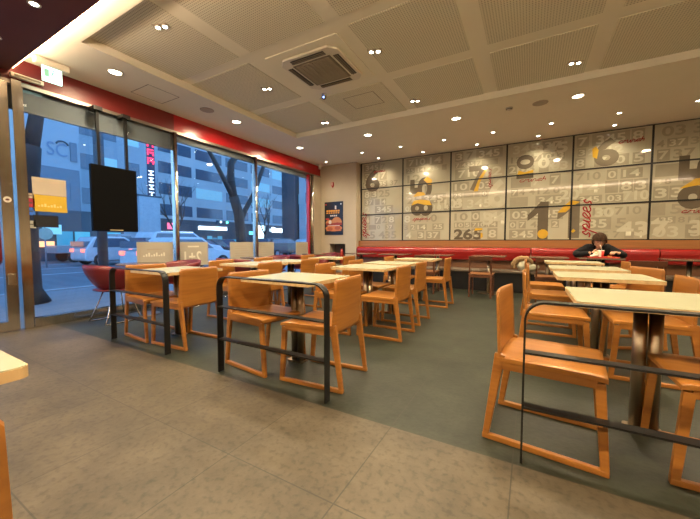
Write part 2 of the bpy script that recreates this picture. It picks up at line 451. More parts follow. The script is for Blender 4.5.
def blot(pts, lab='mustard yellow patch', y=-.0112):
    o = MB().prism([(p[0], p[1]-Zb) for p in pts], 'y', y, y-.0004).build('yellow_patch', m_yel, mural)
    o['label'] = lab; return o
num('6', -3.97, -3.55, 2.41, 3.00, lab='large dark 6 at the left end')
num('5', -2.70, -2.14, 2.22, 2.66, 90, lab='dark 5 lying on its side')
num('8', -2.68, -2.12, 1.70, 2.10, 90, lab='dark 8 lying on its side')
blot([(-2.36, 2.60), (-2.26, 2.67), (-2.14, 2.58), (-2.16, 2.46), (-2.24, 2.47), (-2.28, 2.53)])
blot([(-2.62, 2.19), (-2.30, 2.22), (-2.34, 2.29), (-2.5, 2.31), (-2.56, 2.26)])
blot([(-2.66, 1.98), (-2.5, 2.03), (-2.34, 1.98), (-2.14, 1.96), (-2.2, 2.08), (-2.44, 2.12), (-2.6, 2.10)])
num('7', -1.28, -.86, 2.22, 2.80, m_=m_num2, lab='taupe 7 with a yellow stem')
blot([(-1.17, 2.22), (-1.08, 2.22), (-1.03, 2.44), (-.90, 2.66), (-.93, 2.72), (-1.06, 2.52)])
num('26', -1.60, -1.18, 1.11, 1.36, lab='dark 26 of 265')
num('5', -1.16, -.96, 1.11, 1.36, lab='dark 5 of 265')
blot([(-1.14, 1.31), (-.96, 1.33), (-.96, 1.37), (-1.12, 1.37)])
blot([(-1.0, 1.13), (-.95, 1.17), (-.96, 1.26), (-1.0, 1.26)])
num('10', -.30, .03, 2.42, 2.92, 90, m_=m_num, lab='dark 10 turned on its side')
blot([(-.28, 2.50), (.02, 2.53), (.02, 2.59), (-.14, 2.55), (-.26, 2.60)])
one(-.06, .34, 1.11, 1.90, m_num, 'large dark 1, left one')
one(.48, .88, 1.13, 1.90, m_num2, 'large taupe 1, right one')
blot([(.23+.10*math.cos(a*.6), 1.22+.10*math.sin(a*.6)) for a in range(10)])
blot([(.48, 1.66), (.62, 1.66), (.73, 1.78), (.86, 1.86), (.70, 1.90), (.60, 1.80)])
blot([(.72, 1.26), (.76, 1.24), (.80, 1.28), (.76, 1.32)])
num('6', 1.05, 1.44, 2.52, 3.06, m_=m_num2, lab='large taupe 6 with yellow edge')
blot([(1.03, 2.72), (1.10, 2.68), (1.12, 2.84), (1.08, 2.93), (1.02, 2.88)])
num('5', 2.28, 2.95, 2.10, 2.62, 90, lab='dark 5 lying on its side at the right')
num('8', 2.28, 2.95, 1.62, 2.06, 90, lab='dark 8 lying on its side at the right')
blot([(2.3, 2.0), (2.5, 2.16), (2.9, 2.2), (2.9, 2.06), (2.5, 2.04)])
num('6', -.86, -.48, 1.82, 2.46, m_=m_light, y=-.0092, lab='pale 6')
num('345', .02, .62, 2.88, 3.10, m_=m_light, y=-.0092, lab='pale 345')
num('03', .10, .50, 2.60, 2.82, m_=m_light, y=-.0092, lab='pale 03')
num('34', -.96, -.46, 1.44, 1.72, m_=m_light, y=-.0092, lab='pale 34')
num('1103', -2.0, -1.42, 1.86, 2.08, m_=m_light, y=-.0092, lab='pale 1103')
num('437', 1.45, 2.20, 1.16, 1.44, m_=m_light, y=-.0092, lab='pale 437')
num('35', 2.45, 2.85, 1.20, 1.44, m_=m_light, y=-.0092, lab='pale 35')
num('30', 1.10, 1.40, 1.54, 1.72, m_=m_light, y=-.0092, lab='pale 30')
num('710', 1.52, 1.90, 1.84, 2.02, m_=m_light, y=-.0092, lab='pale 710')
num('20', .50, .84, 1.92, 2.12, m_=m_light, y=-.0092, lab='pale 20')
# handwritten red words
GL = {
 's': ([(0, .12), (.16, .02), (.26, .2), (.12, .5), (.22, .95), (.3, .6)], .36),
 'p': ([(0, .5), (.1, .9), (-.02, -.9), (.06, .3), (.22, .95), (.36, .5), (.16, .12)], .46),
 'i': ([(0, .2), (.1, .95), (.08, .15), (.22, .1)], .26),
 'c': ([(.28, .8), (.1, .95), (0, .4), (.14, .05), (.32, .2)], .36),
 'e': ([(0, .4), (.24, .6), (.2, .95), (.04, .8), (.04, .2), (.18, .04), (.34, .2)], .38),
 'r': ([(0, .1), (.08, .95), (.14, .7), (.3, .9)], .34),
 'u': ([(0, .9), (.02, .2), (.16, .05), (.26, .9), (.3, .1)], .38),
 'n': ([(0, .05), (.04, .9), (.16, .9), (.26, .5), (.3, .05)], .38),
 'h': ([(0, .05), (.06, 1.7), (.08, .6), (.22, .9), (.28, .05)], .38),
}
def smooth_path(p, k=4):
    out = []
    for i in range(len(p)-1):
        a = p[max(0, i-1)]; b = p[i]; c = p[i+1]; d = p[min(len(p)-1, i+2)]
        for j in range(k):
            t = j/k
            out.append(tuple(.5*((2*b[q])+(-a[q]+c[q])*t+(2*a[q]-5*b[q]+4*c[q]-d[q])*t*t+(-a[q]+3*b[q]-3*c[q]+d[q])*t**3) for q in (0, 1)))
    out.append(p[-1]); return out
def script(word, ox, oz, length, h, up, lab):
    tot = sum(GL[c][1] for c in word); s = length/tot; m_ = MB(); u = 0; path = []
    for c in word:
        for x, y in GL[c][0]:
            a, b = (u+x+y*.12)*s, (y-.3)*h*.55
            path.append((ox-b, oz+a) if up else (ox+a, oz+b))
        u += GL[c][1]
    sp_ = smooth_path(path)
    th = max(.006, h*.055)
    m_.tube([(x, -.012, z-Zb) for x, z in sp_], th, 6)
    o = m_.build('script_word', m_red, mural)
    for v in o.data.vertices: v.co.y = -.0105+(v.co.y+.012)*.08
    o['label'] = lab; return o
script('spices', 1.00, 1.14, .75, .24, True, 'handwritten red spices reading upwards')
script('spices', -3.98, 1.15, .70, .22, True, 'handwritten red spices at the left end')
script('crunch', 1.42, 2.94, .38, .10, False, 'small red handwriting beside the 6')
script('spices', -2.64, 1.62, .48, .09, False, 'small red handwriting under the 8')
script('crunch', -.24, 2.36, .50, .10, False, 'small red handwriting under the 10')
script('spices', -.82, 2.26, .45, .09, True, 'small red handwriting beside the 7')
script('spices', -3.74, 2.93, .34, .08, False, 'small red handwriting beside the left 6')
script('crunch', 2.34, 1.58, .48, .09, False, 'small red handwriting under the right 8')

# ------------------------------------------------------------ red bench (in four lengths)
def roll(y0, z0, z1, d):
    return [(y0, z0), (y0-d*.72, z0+.01), (y0-d*.84, z0+.04), (y0-d, z1-.10), (y0-d*.96, z1-.04), (y0-d*.7, z1), (y0, z1-.005)]
segs = [(-4.1, -1.98, 'leftmost length of red vinyl wall bench beside the beige wall'), (-1.98, .02, 'length of red vinyl wall bench under the sideways 10, beside the furry coat'),
        (.02, 2.02, 'length of red vinyl wall bench where the eating person sits'), (2.02, 4.55, 'rightmost length of red vinyl wall bench')]
for x0, x1, lb in segs:
    t = thing('wall_bench', lb, 'bench', ((x0+x1)/2, 7.6, 0), 0, 'red wall bench lengths')
    hw = (x1-x0)/2-.006
    def P(poly): return [(p[0]-7.6, p[1]) for p in poly]
    MB().prism(P(roll(7.795, .63, .925, .17)), 'x', -hw, hw).build('backrest', M['redvinyl'], t, bevel=.012)
    MB().prism(P([(7.94, .46), (7.72, .46), (7.74, .635), (7.94, .635)]), 'x', -hw, hw).build('lower_back_panel', M['benchwood'], t)
    MB().prism(P([(7.94, .40), (7.32, .40), (7.31, .43), (7.32, .455), (7.94, .46)]), 'x', -hw, hw).build('seat', mat('grey brown bench seat', (.16, .12, .085), .35), t, bevel=.006)
    MB().prism(P([(7.94, 0), (7.40, 0), (7.37, .40), (7.94, .40)]), 'x', -hw, hw).build('plinth', M['benchblack'], t)

# ------------------------------------------------------------ chair
def make_chair(wood, seatm, name, label, group):
    t = thing(name, label, 'chair', (0, 0, 0), 0, group)
    hw = .215
    for s in (-1, 1):
        y = s*hw
        MB().bar((.222, y, .42), (.252, y, .016), .026, .042, (1, 0, 0), .026, .034).build('leg', wood, t, bevel=.004)
        MB().bar((-.190, y, .47), (-.252, y, .016), .026, .050, (1, 0, 0), .026, .030).build('leg', wood, t, bevel=.004)
        MB().bar((-.268, y, .0145), (.268, y, .0145), .028, .028, (0, 0, 1)).build('runner', wood, t, bevel=.004)
    for s in (-1, 1): MB().bar((-.19, s*hw, .413), (.215, s*hw, .413), .024, .040).build('seat_rail', wood, t, bevel=.003)
    MB().bar((.16, -hw+.012, .405), (.16, hw-.012, .405), .022, .034).build('stretcher', wood, t, bevel=.003)
    # seat: dished ply
    def sheet(fn, nu, nv, th, m_, nm):
        b = MB(); A = [[None]*(nv+1) for _ in range(nu+1)]; B = [[None]*(nv+1) for _ in range(nu+1)]
        for i in range(nu+1):
            for j in range(nv+1):
                p, n = fn(i/nu, j/nv)
                A[i][j] = b.bm.verts.new(p+n*th/2); B[i][j] = b.bm.verts.new(p-n*th/2)
        def q(*v):
            f = b.bm.faces.new(v); f.smooth = False
            return f
        for i in range(nu):
            for j in range(nv):
                q(A[i][j], A[i+1][j], A[i+1][j+1], A[i][j+1]).smooth = True; q(B[i][j], B[i][j+1], B[i+1][j+1], B[i+1][j]).smooth = True
        for i in range(nu):
            q(A[i][0], B[i][0], B[i+1][0], A[i+1][0]); q(A[i][nv], A[i+1][nv], B[i+1][nv], B[i][nv])
        for j in range(nv):
            q(A[0][j], A[0][j+1], B[0][j+1], B[0][j]); q(A[nu][j], B[nu][j], B[nu][j+1], A[nu][j+1])
        return b.build(nm, m_, t)
    def seat(u, v):
        x = -.205+.455*u; y = (-.232+.464*v)
        dish = .010*(1-(2*v-1)**2)*math.sin(math.pi*min(1, u*1.1))
        front = -.008*max(0, (u-.85)/.15)**2
        return Vector((x, y, .444-dish+front)), Vector((0, 0, 1))
    sheet(seat, 14, 10, .020, seatm, 'seat')
    def back(u, v):     # u up, v across
        z = .405+.385*u
        w = .232-.012*u
        rd = .014
        if u > .96: w -= rd*(1-math.sqrt(max(0, 1-((u-.96)/.04)**2)))
        y = -w+2*w*v
        bow = -.018*(1-(2*v-1)**2)
        x = -.190-.020*u + bow
        n = Vector((1, -.10*(2*v-1)*-2.2, .17)).normalized()
        return Vector((x, y, z)), n
    sheet(back, 16, 12, .014, wood, 'backrest')
    return t

protoO = make_chair(M['chair'], M['chair_seat'], 'dining_chair', '', 'orange plywood chairs')
used = [False]
def chair(x, y, deg, label, group):
    o = copy_tree(protoO) if used[0] else protoO
    used[0] = True
    o.location = (x, y, 0); o.rotation_euler = (0, 0, R(deg)); tag(o, label, 'chair', group)
    return o
# ------------------------------------------------------------ tables
def make_table():
    t = thing('dining_table', '', 'table')
    hx, hy = .355, .32
    def rr_(hx, hy, r, n=4):
        out = []
        for sx, sy, a0 in ((1, 1, 0), (-1, 1, 90), (-1, -1, 180), (1, -1, 270)):
            for k in range(n+1):
                a = R(a0+90*k/n); out.append((sx*(hx-r)+r*math.cos(a), sy*(hy-r)+r*math.sin(a)))
        return out
    MB().prism(rr_(hx, hy, .02), 'z', .722, .746).build('tabletop', M['table'], t)
    MB().prism(rr_(hx+.003, hy+.003, .023), 'z', .716, .7435).build('edge_band', M['tableedge'], t)
    for s in (-1, 1):
        MB().tube([(s*.033, 0, .012), (s*.033, 0, .70)], .031, 18).build('pole', M['steel'], t)
    MB().box(-.17, .17, -.11, .11, .700, .716).build('top_plate', M['black'], t, bevel=.003)
    MB().prism(rr_(.085, .055, .02), 'z', .002, .012).build('base_plate', M['steel'], t)
    return t
protoT = make_table(); usedT = [False]
def table(x, y, label, group='pale topped two seat tables'):
    o = copy_tree(protoT) if usedT[0] else protoT
    usedT[0] = True
    o.location = (x, y, 0); tag(o, label, 'table', group); return o

colA, colC, colD = -3.45, -1.77, .575
TA = [(2.17, 'pale topped table behind the leftmost black rail, nearest of the window row'),
      (3.32, 'pale topped table in the window row, second from its black rail'),
      (4.12, 'pale topped table in the window row, third from its black rail'),
      (5.38, 'pale topped table farthest from the black rail in the window row, before the wall niche')]
TC = [(2.20, 'pale topped table directly behind the middle black rail'),
      (3.60, 'pale topped table second behind the middle black rail'),
      (4.42, 'pale topped table third behind the middle black rail'),
      (5.68, 'pale topped table farthest behind the middle black rail, before the red bench')]
TD = [(2.30, 'large looking pale table directly behind the right black rail'),
      (3.65, 'pale topped table second behind the right black rail'),
      (4.66, 'pale topped table third behind the right black rail'),
      (6.02, 'pale topped table farthest behind the right black rail, before the eating person')]
for cx, L in ((colA, TA), (colC, TC), (colD, TD)):
    for y, lb in L: table(cx, y, lb)
ordn = ['nearest', 'second', 'third', 'farthest']
CH = [('window row', [(-3.685, 2.05, -5), (-3.69, 3.12, 0), (-3.69, 3.96, 0), (-3.69, 5.18, 0)], [(-3.13, 2.06, 183), (-3.14, 3.10, 180), (-3.14, 3.96, 180), (-3.14, 5.18, 180)]),
      ('middle row', [(-1.99, 2.03, -7), (-2.00, 3.30, 0), (-2.00, 4.10, 0), (-2.00, 5.36, 0)], [(-1.38, 2.05, 184), (-1.41, 3.35, 180), (-1.435, 4.08, 180), (-1.37, 5.33, 180)]),
      ('right row', [(.092, 2.00, -6), (.18, 3.30, 0), (.20, 4.42, 0), (.17, 5.36, 0)], [(.825, 2.065, 180), (.82, 3.30, 180), (.85, 4.24, 203), (.91, 5.50, 180)])]
for nm, Ls, Rs in CH:
    for k in range(4):
        chair(*Ls[k], 'orange chair left of the %s table of the %s behind its rail' % (ordn[k], nm), 'orange chairs left of their tables')
        chair(*Rs[k], 'orange chair right of the %s table of the %s behind its rail' % (ordn[k], nm), 'orange chairs right of their tables')
# foreground table and chair cut by the frame at bottom left
t = table(-1.43, -.035, 'pale table corner in the foreground at the left edge of the photo', 'foreground furniture')
chair(-.915, -.065, 180, 'orange chair edge in the foreground at the bottom left corner', 'foreground furniture')

# dark chairs at the bench tables
def make_dark():
    t = thing('dark_dining_chair', 'dark brown open backed chair facing the red bench left of the furry coat', 'chair', (0, 0, 0), 0, 'dark brown chairs at the bench')
    W_ = M['darkwood']
    for s_ in (-1, 1):
        MB().bar((-.235, s_*.19, 0.002), (-.20, s_*.19, .44), .028, .034, (1, 0, 0)).bar((-.20, s_*.19, .43), (-.245, s_*.185, .77), .026, .032, (1, 0, 0), .024, .024).build('leg', W_, t)
        MB().bar((.20, s_*.19, 0.002), (.19, s_*.19, .43), .028, .032, (1, 0, 0)).build('leg', W_, t)
        MB().bar((-.20, s_*.19, .405), (.19, s_*.19, .405), .022, .05).build('seat_rail', W_, t)
    for x_, nm_ in ((.19, 'front_rail'), (-.205, 'rear_rail')): MB().bar((x_, -.18, .405), (x_, .18, .405), .022, .05).build(nm_, W_, t)
    MB().box(-.22, .225, -.215, .215, .432, .452).build('seat', mat('brown chair seat', (.20, .08, .028), .35), t, bevel=.006)
    pts = [(-.243-.018*(1-(k/4)**2), .205*k/4, 0) for k in range(-4, 5)]
    b = MB(); b.ribbon([(p[0], p[1], .745) for p in pts], (-.01, 0, .075), .016); b.build('backrest', W_, t)
    return t
dch = make_dark()
dch.location = (-.80, 6.62, 0); dch.rotation_euler = (0, 0, R(90))
for x, y, lb in ((1.45, 6.20, 'dark brown wooden chair right of the person, behind the orange chairs'), (-1.86, 6.62, 'dark brown chair at the bench table half behind the middle row'),
              (.30, 6.62, 'dark brown chair at the bench table in front of the furry coat')):
    o = copy_tree(dch); o.location = (x, y, 0); o['label'] = lb

# ------------------------------------------------------------ bench tables (dark square tops)
def make_bt():
    t = thing('bench_table', '', 'table')
    MB().box(-.31, .31, -.29, .29, .75, .775).build('tabletop', M['darktop'], t, bevel=.008)
    MB().tube([(0, 0, .015), (0, 0, .743)], .034, 16).build('pole', M['steel'], t)
    MB().lathe([(.21, 0.001), (.21, .008), (.19, .014), (.05, .018), (.0, .018)], 28).build('base_plate', M['steel'], t)
    MB().box(-.12, .12, -.12, .12, .742, .7495).build('top_plate', M['black'], t)
    return t
bt = make_bt()
for k, (x, y, lb) in enumerate(((-3.66, 7.06, 'dark topped bench table beside the beige poster wall'), (-2.75, 7.06, 'dark topped bench table under the sideways 5 and 8'),
        (-1.76, 7.06, 'dark topped bench table under the printed 265'), (-.72, 7.06, 'dark topped bench table behind the dark brown chair, left of the furry coat'),
        (.30, 7.06, 'dark topped bench table in front of the furry coat'), (1.06, 7.00, 'dark topped bench table where the person is eating'),
        (2.22, 7.06, 'dark topped bench table at the right edge of the photo'))):
    o = bt if k == 0 else copy_tree(bt)
    o.location = (x, y, 0); tag(o, lb, 'table', 'dark topped bench tables')

# ------------------------------------------------------------ window side round tables and red shell chairs
def make_rt():
    t = thing('round_table', '', 'table')
    MB().lathe([(0, .722), (.30, .722), (.31, .730), (.31, .740), (.30, .745), (0, .745)], 40).build('tabletop', M['darktop'], t)
    MB().tube([(0, 0, .015), (0, 0, .722)], .03, 16).build('pole', M['steel'], t)
    MB().lathe([(.21, 0.001), (.21, .008), (.19, .014), (.04, .02), (0, .02)], 28).build('base_plate', M['steel'], t)
    return t
rt = make_rt()
for k, (y, lb) in enumerate(((2.52, 'dark round table by the window nearest the hanging display'), (4.72, 'dark round table by the middle window bay'), (6.72, 'dark round table by the window next to the poster wall'))):
    o = rt if k == 0 else copy_tree(rt)
    o.location = (-4.86, y, 0); tag(o, lb, 'table', 'dark round window tables')
def make_shell():
    t = thing('shell_chair', '', 'chair')
    # tub shell facing +X, lathe-like grid with varying rim
    b = MB(); nu, nv = 28, 10; G = []
    for th in (0, 1):
        L = []
        for i in range(nu+1):
            a = R(-165+330*i/nu) + math.pi     # opening at +X
            row = []
            k = abs(i/nu-.5)*2                 # 0 at the back, 1 at the front
            rim = .76-.10*k**1.5-.17*max(0, (k-.62)/.38)**1.6
            for j in range(nv+1):
                u = j/nv
                z = .415+(rim-.415)*u**1.7
                rx = .08+.20*min(1, (u*1.15)**.62)+.045*u; ry = rx*1.02
                rx -= th*.012; ry -= th*.012; zz = z+th*.006*(1-u)
                row.append(b.bm.verts.new((rx*math.cos(a)-.0-.03*u*(1-k), ry*math.sin(a), zz)))
            L.append(row)
        G.append(L)
    for th in (0, 1):
        L = G[th]
        for i in range(nu):
            for j in range(nv):
                f = b.bm.faces.new((L[i][j], L[i+1][j], L[i+1][j+1], L[i][j+1])); f.smooth = True
    for i in range(nu):
        for j in (0, nv):
            b.bm.faces.new((G[0][i][j], G[0][i+1][j], G[1][i+1][j], G[1][i][j])).smooth = True
    for i in (0, nu):
        for j in range(nv): b.bm.faces.new((G[0][i][j], G[0][i][j+1], G[1][i][j+1], G[1][i][j]))
    b.build('shell', M['redshell'], t)
    MB().lathe([(0, .407), (.20, .410), (.255, .425), (.25, .440), (.12, .428), (0, .425)], 28).build('seat', M['redshell'], t)
    for s in (-1, 1):
        MB().tube([(.10, s*.12, .405), (.17, s*.20, .06), (.20, s*.215, .012), (.12, s*.215, .009), (-.18, s*.215, .009), (-.24, s*.215, .012), (-.21, s*.20, .06), (-.10, s*.12, .405)], .009, 8).build('leg_loop', M['chrome'], t)
    MB().tube([(.10, -.12, .402), (.10, .12, .402)], .008, 8).tube([(-.10, -.12, .402), (-.10, .12, .402)], .008, 8).build('underframe', M['chrome'], t)
    return t
sh = make_shell()
for k, (x, y, d, lb) in enumerate(((-4.82, 2.17, 90, 'dark red shell chair under the hanging black display'), (-4.86, 3.05, -90, 'dark red shell chair showing over the leftmost pale table'),
     (-4.86, 4.20, 90, 'dark red shell chair in front of the second window bay'), (-4.86, 5.24, -90, 'dark red shell chair behind the middle round window table'),
     (-4.80, 6.16, 90, 'dark red shell chair low behind the third pale window row table'), (-4.80, 7.25, -90, 'dark red shell chair beside the poster wall'))):
    o = sh if k == 0 else copy_tree(sh)
    o.location = (x, y, 0); o.rotation_euler = (0, 0, R(d)); tag(o, lb, 'chair', 'red shell chairs by the window')

# ------------------------------------------------------------ black rails
def rail(x0, x1, y, label):
    t = thing('barrier_rail', label, 'rail', ((x0+x1)/2, y, 0), 0, 'black bent steel rails')
    h = (x1-x0)/2; r = .085; top = .775; pts = [(-h, 0, 0.004)]
    pts += [(-h, 0, .3), (-h, 0, .6)]
    pts += [(-h+r-r*math.cos(R(a)), 0, top-r+r*math.sin(R(a))) for a in range(0, 91, 10)]
    pts += [(h-r+r*math.sin(R(a)), 0, top-r+r*math.cos(R(a))) for a in range(0, 91, 10)]
    pts += [(h, 0, .6), (h, 0, .3), (h, 0, 0.004)]
    MB().ribbon(pts, (0, .055, 0), .009).build('bent_frame', M['black'], t)
    for z in (.535, .275):
        MB().box(-h+.004, h-.004, -.0275, .0275, z-.0045, z+.0045).build('cross_bar', M['black'], t)
    return t
rail(-3.90, -2.92, 1.715, 'black bent steel rail with two bars, leftmost of the three')
rail(-2.16, -1.13, 1.70, 'black bent steel rail with two bars, middle of the three')
rail(-.01, 1.20, 1.69, 'black bent steel rail with two bars, rightmost and nearest')

# ------------------------------------------------------------ hanging display
d = thing('hanging_display', 'black display hung on two poles in front of the window', 'screen', (-5.18, 2.355, 1.20))
MB().box(-.03, .03, -.285, .285, 0, .905).build('screen_body', mat('matt black display back', (.003, .003, .0035), .6, spec=.06), d, bevel=.006)
for y in (-.18, .17):
    MB().bar((0, y, .90), (0, y, 1.64), .035, .035, (1, 0, 0)).build('hanging_pole', M['black'], d)
    MB().box(-.10, .05, y-.05, y+.05, 1.63, 1.685).build('ceiling_bracket', M['black'], d)
MB().box(.0305, .032, -.09, .08, .012, .026).build('name_strip', mat('pale label', (.55, .45, .25), .5), d)

# ------------------------------------------------------------ window films and notices
fx = GX-.018
for k, (y0, y1, z0, z1, lb) in enumerate(((2.69, 3.27, .66, 1.05, 'beige frosted board in the window left of the chrome post with faint lettering'),
        (3.37, 3.95, .62, 1.05, 'beige window board printed 2+1, right of the first chrome post'),
        (4.46, 5.09, .66, 1.05, 'pale board in the window left of the second chrome post'),
        (5.20, 5.74, .66, 1.05, 'pale board in the window right of the second chrome post'),
        (6.56, 7.08, .70, 1.05, 'small pale board in the last window before the poster wall'))):
    t = thing('window_board', lb, 'board', (fx, (y0+y1)/2, z0), 0, 'pale boards along the window')
    w = (y1-y0)/2; h = z1-z0
    MB().box(-.002, .002, -w, w, 0, h).build('board', M['board'], t)
    if k == 1:
        text_yz(MB(), '2+1', .0032, -.06+.04, h*.38, .34, .20, -1).build('lettering', M['boardprint'], t)
        MB().box(.0025, .003, -.12, .10, h*.78, h*.84).build('text_line', M['boardprint'], t)
    elif k == 0:
        MB().box(.0025, .003, -.14, .10, h*.66, h*.72).build('text_line', M['boardprint2'], t)
        b = MB()
        for q in range(9): b.box(.0025, .003, -.20+q*.04, -.175+q*.04, h*.40, h*.40+.02+.02*((q*7) % 3))
        b.build('text_line', M['boardprint'], t)
    else:
        b = MB()
        for q in range(5): b.box(.0025, .003, -w*.6, w*(.3+.1*((q*3) % 4)), h*(.25+.13*q), h*(.28+.13*q))
        b.build('text_line', M['boardprint2'], t)
n = thing('window_notice', 'white and yellow paper notice stuck on the first window', 'notice', (fx, 1.69, 1.43))
MB().box(-.001, .002, -.165, .165, .21, .42).build('white_half', mat('cream paper', (.50, .42, .33), .7), n)
MB().box(-.001, .002, -.165, .165, 0, .207).build('yellow_half', mat('yellow paper', (.62, .40, .03), .7), n)
b = MB()
for q in range(8): b.box(.0022, .003, -.12+q*.03, -.10+q*.03, .06, .075+.012*(q % 3))
b.build('text_line', mat('pale yellow ink', (.75, .6, .25), .6), n)
n = tag(MB().box(-.001, .002, -.12, .12, 0, .15).build('black_window_sign', mat('black sign face', (.012, .012, .016), .4), None, (fx, 1.64, 1.235)), 'small black sign on the window under the yellow notice', 'sign')
for nm, z0, z1, c, lb in (('window_sticker', 1.585, 1.645, (.55, .45, .33), 'small cream sticker with a dark mark on the window left of the notice'),
                          ('window_sticker', 1.475, 1.58, (.50, .03, .06), 'small red sticker on the window left of the yellow notice'),
                          ('window_sticker', 1.38, 1.47, (.04, .18, .75), 'small blue sticker on the window below the red one'),
                          ('window_sticker', 1.22, 1.31, (.42, .40, .34), 'small grey sticker on the window left of the black sign')):
    t = thing(nm, lb, 'sticker', (fx, 1.462+.035, z0), 0, 'small stickers on the window')
    MB().box(-.001, .002, -.03, .045, 0, z1-z0).build('sheet', mat('sticker %s' % lb[6:11], c, .5), t)
    MB().box(.0022, .003, -.012, .025, (z1-z0)*.4, (z1-z0)*.6).build('print', mat('sticker ink '+lb[6:11], tuple(v*.25+.05 for v in c), .5), t)
t = thing('round_door_sticker', 'small round white sticker with dark centre on the door frame', 'sticker', (GX+.031, 1.295, 1.54))
MB().prism([(.035*math.cos(a*.4), .035*math.sin(a*.4)) for a in range(16)], 'x', 0, .002).build('disc', M['white'], t)
MB().prism([(.018*math.cos(a*.4), .012*math.sin(a*.4)) for a in range(16)], 'x', .0022, .003).build('print', mat('dark red ink', (.10, .02, .015), .5), t)

# ------------------------------------------------------------ poster, lamp, camera on the beige wall
p = thing('burger_poster', 'dark portrait poster with orange lettering and a burger picture', 'poster', (-4.845, by-.005, 1.25))
MB().box(-.305, .305, -.006, .004, 0, .93).build('sheet', mat('navy black poster print', (.010, .011, .018), .35), p)
m_or = mat('poster orange print', (.75, .33, .04), .4); m_wt = mat('poster white print', (.7, .66, .6), .4)
b = MB()
for q in range(6): b.box(-.24+q*.075, -.175+q*.075, -.008, -.007, .65, .70); b.box(-.24+q*.075, -.19+q*.075, -.008, -.007, .60, .635)
b.build('orange_lettering', m_or, p)
b = MB().box(.04, .09, -.0082, -.0072, .72, .82)
for q in range(4): b.box(-.11+q*.06, -.07+q*.06, -.008, -.007, .52, .56)
b.box(.22, .26, -.008, -.007, .84, .88)
b.build('white_lettering', m_wt, p)
MB().box(-.27, -.15, -.008, -.007, .43, .47).box(-.28, -.24, -.008, -.007, .84, .88).build('red_tab', mat('poster red print', (.6, .03, .03), .4), p)
def dome(cx, cz, rx, rz, half=False, n=18):
    a1 = math.pi if half else 2*math.pi
    return [(cx+rx*math.cos(a1*k/n), cz+rz*math.sin(a1*k/n)) for k in range(n+1 if half else n)]
MB().prism(dome(.10, .34, .17, .16, True), 'y', -.0075, -.007).prism(dome(-.13, .33, .14, .10, True), 'y', -.0078, -.0072).build('bun', mat('poster bun print', (.55, .22, .07), .4), p)
MB().box(-.26, .27, -.0082, -.0076, .27, .335).prism(dome(.12, .30, .10, .05), 'y', -.0088, -.0083).build('filling', mat('poster filling print', (.30, .035, .02), .4), p)
MB().prism(dome(-.12, .36, .05, .055), 'y', -.0088, -.0083).box(-.2, .2, -.009, -.0084, .255, .27).build('egg', m_wt, p)
MB().prism(dome(0, .19, .28, .09), 'y', -.0074, -.007).box(-.25, .25, -.0086, -.0082, .11, .13).build('fries', mat('poster fried print', (.62, .20, .06), .4), p)
MB().prism(dome(-.12, .17, .09, .05), 'y', -.0090, -.0083).prism(dome(.13, .19, .1, .05), 'y', -.0090, -.0083).build('meat', mat('poster meat print', (.42, .10, .04), .4), p)

l = thing('alarm_lamp', 'small red and white lamp on the beige wall above the poster', 'lamp', (-4.87, by, 2.60))
MB().prism([(-.035, .12), (-.035, .03), (0, -.03), (.035, .03), (.035, .12)], 'y', -.05, 0).build('housing', mat('red lamp housing', (.42, .03, .02), .35), l, bevel=.005)
MB().box(-.012, .012, -.056, -.05, .03, .11).build('lens', M['white'], l)
c = thing('ceiling_camera', 'small white camera on the ceiling corner above the last window', 'camera', (-5.16, 7.45, 3.2))
MB().lathe([(0, -.015), (.05, -.015), (.05, 0), (0, 0)], 20).build('mount', M['white'], c)
MB().tube([(0, 0, -.015), (0, 0, -.12)], .035, 14).build('body', M['white'], c)

# niche contents
t = thing('red_bottle', 'small red bottle standing in the dark wall niche', 'bottle', (-4.66, by+.12, .425))
MB().lathe([(0, 0), (.05, .0), (.055, .02), (.055, .34), (.03, .42), (.02, .43), (0, .43)], 18).build('body', mat('red metal bottle', (.42, .03, .015), .35), t)
MB().lathe([(0, .43), (.018, .43), (.018, .48), (0, .48)], 12).build('cap', M['black'], t)
t.scale = (1, 1, 1)

# ------------------------------------------------------------ ceiling fittings
def lampobj(kind, loc, power, size, spread, color):
    L = bpy.data.lights.new(kind, 'AREA'); L.shape = 'DISK'; L.size = size; L.energy = power; L.color = color; L.spread = R(spread)
    o = bpy.data.objects.new(kind, L); COL.objects.link(o); o.location = loc; return o
WARM = (1, .79, .50)
def make_down():
    t = thing('round_downlight', '', 'ceiling lamp')
    MB().lathe([(.072, 0), (.088, 0), (.090, -.006), (.074, -.008), (.070, -.003)], 28).build('trim_ring', M['white'], t)
    MB().lathe([(0, -.003), (.071, -.003), (.071, -.001), (0, -.001)], 28).build('diffuser', M['lampwarm'], t)
    return t
dn = make_down()
DL = [(-4.64, 2.17, 'glowing round downlight, nearest above the window row, right of the exit sign'), (-4.64, 4.09, 'glowing round downlight, middle one along the red fascia'),
      (-4.64, 5.90, 'glowing round downlight near the corner of the red fascia and poster wall'), (-2.90, 5.88, 'glowing round downlight before the mural, above the left end of the bench'),
      (-1.18, 5.86, 'glowing round downlight before the mural, above the printed 7'), (.56, 5.86, 'glowing round downlight before the mural, above the right row of tables'),
      ]
for k, (x, y, lb) in enumerate(DL):
    o = dn if k == 0 else copy_tree(dn)
    o.location = (x, y, CZ); tag(o, lb, 'ceiling lamp', 'round downlights in the cream border')
    lampobj('downlight_glow', (x, y, CZ-.02), 42, .14, 170, WARM)
for (x, y) in ((2.3, 5.86), (4.0, 5.86)): lampobj('downlight_glow', (x, y, CZ-.02), 42, .14, 170, WARM)

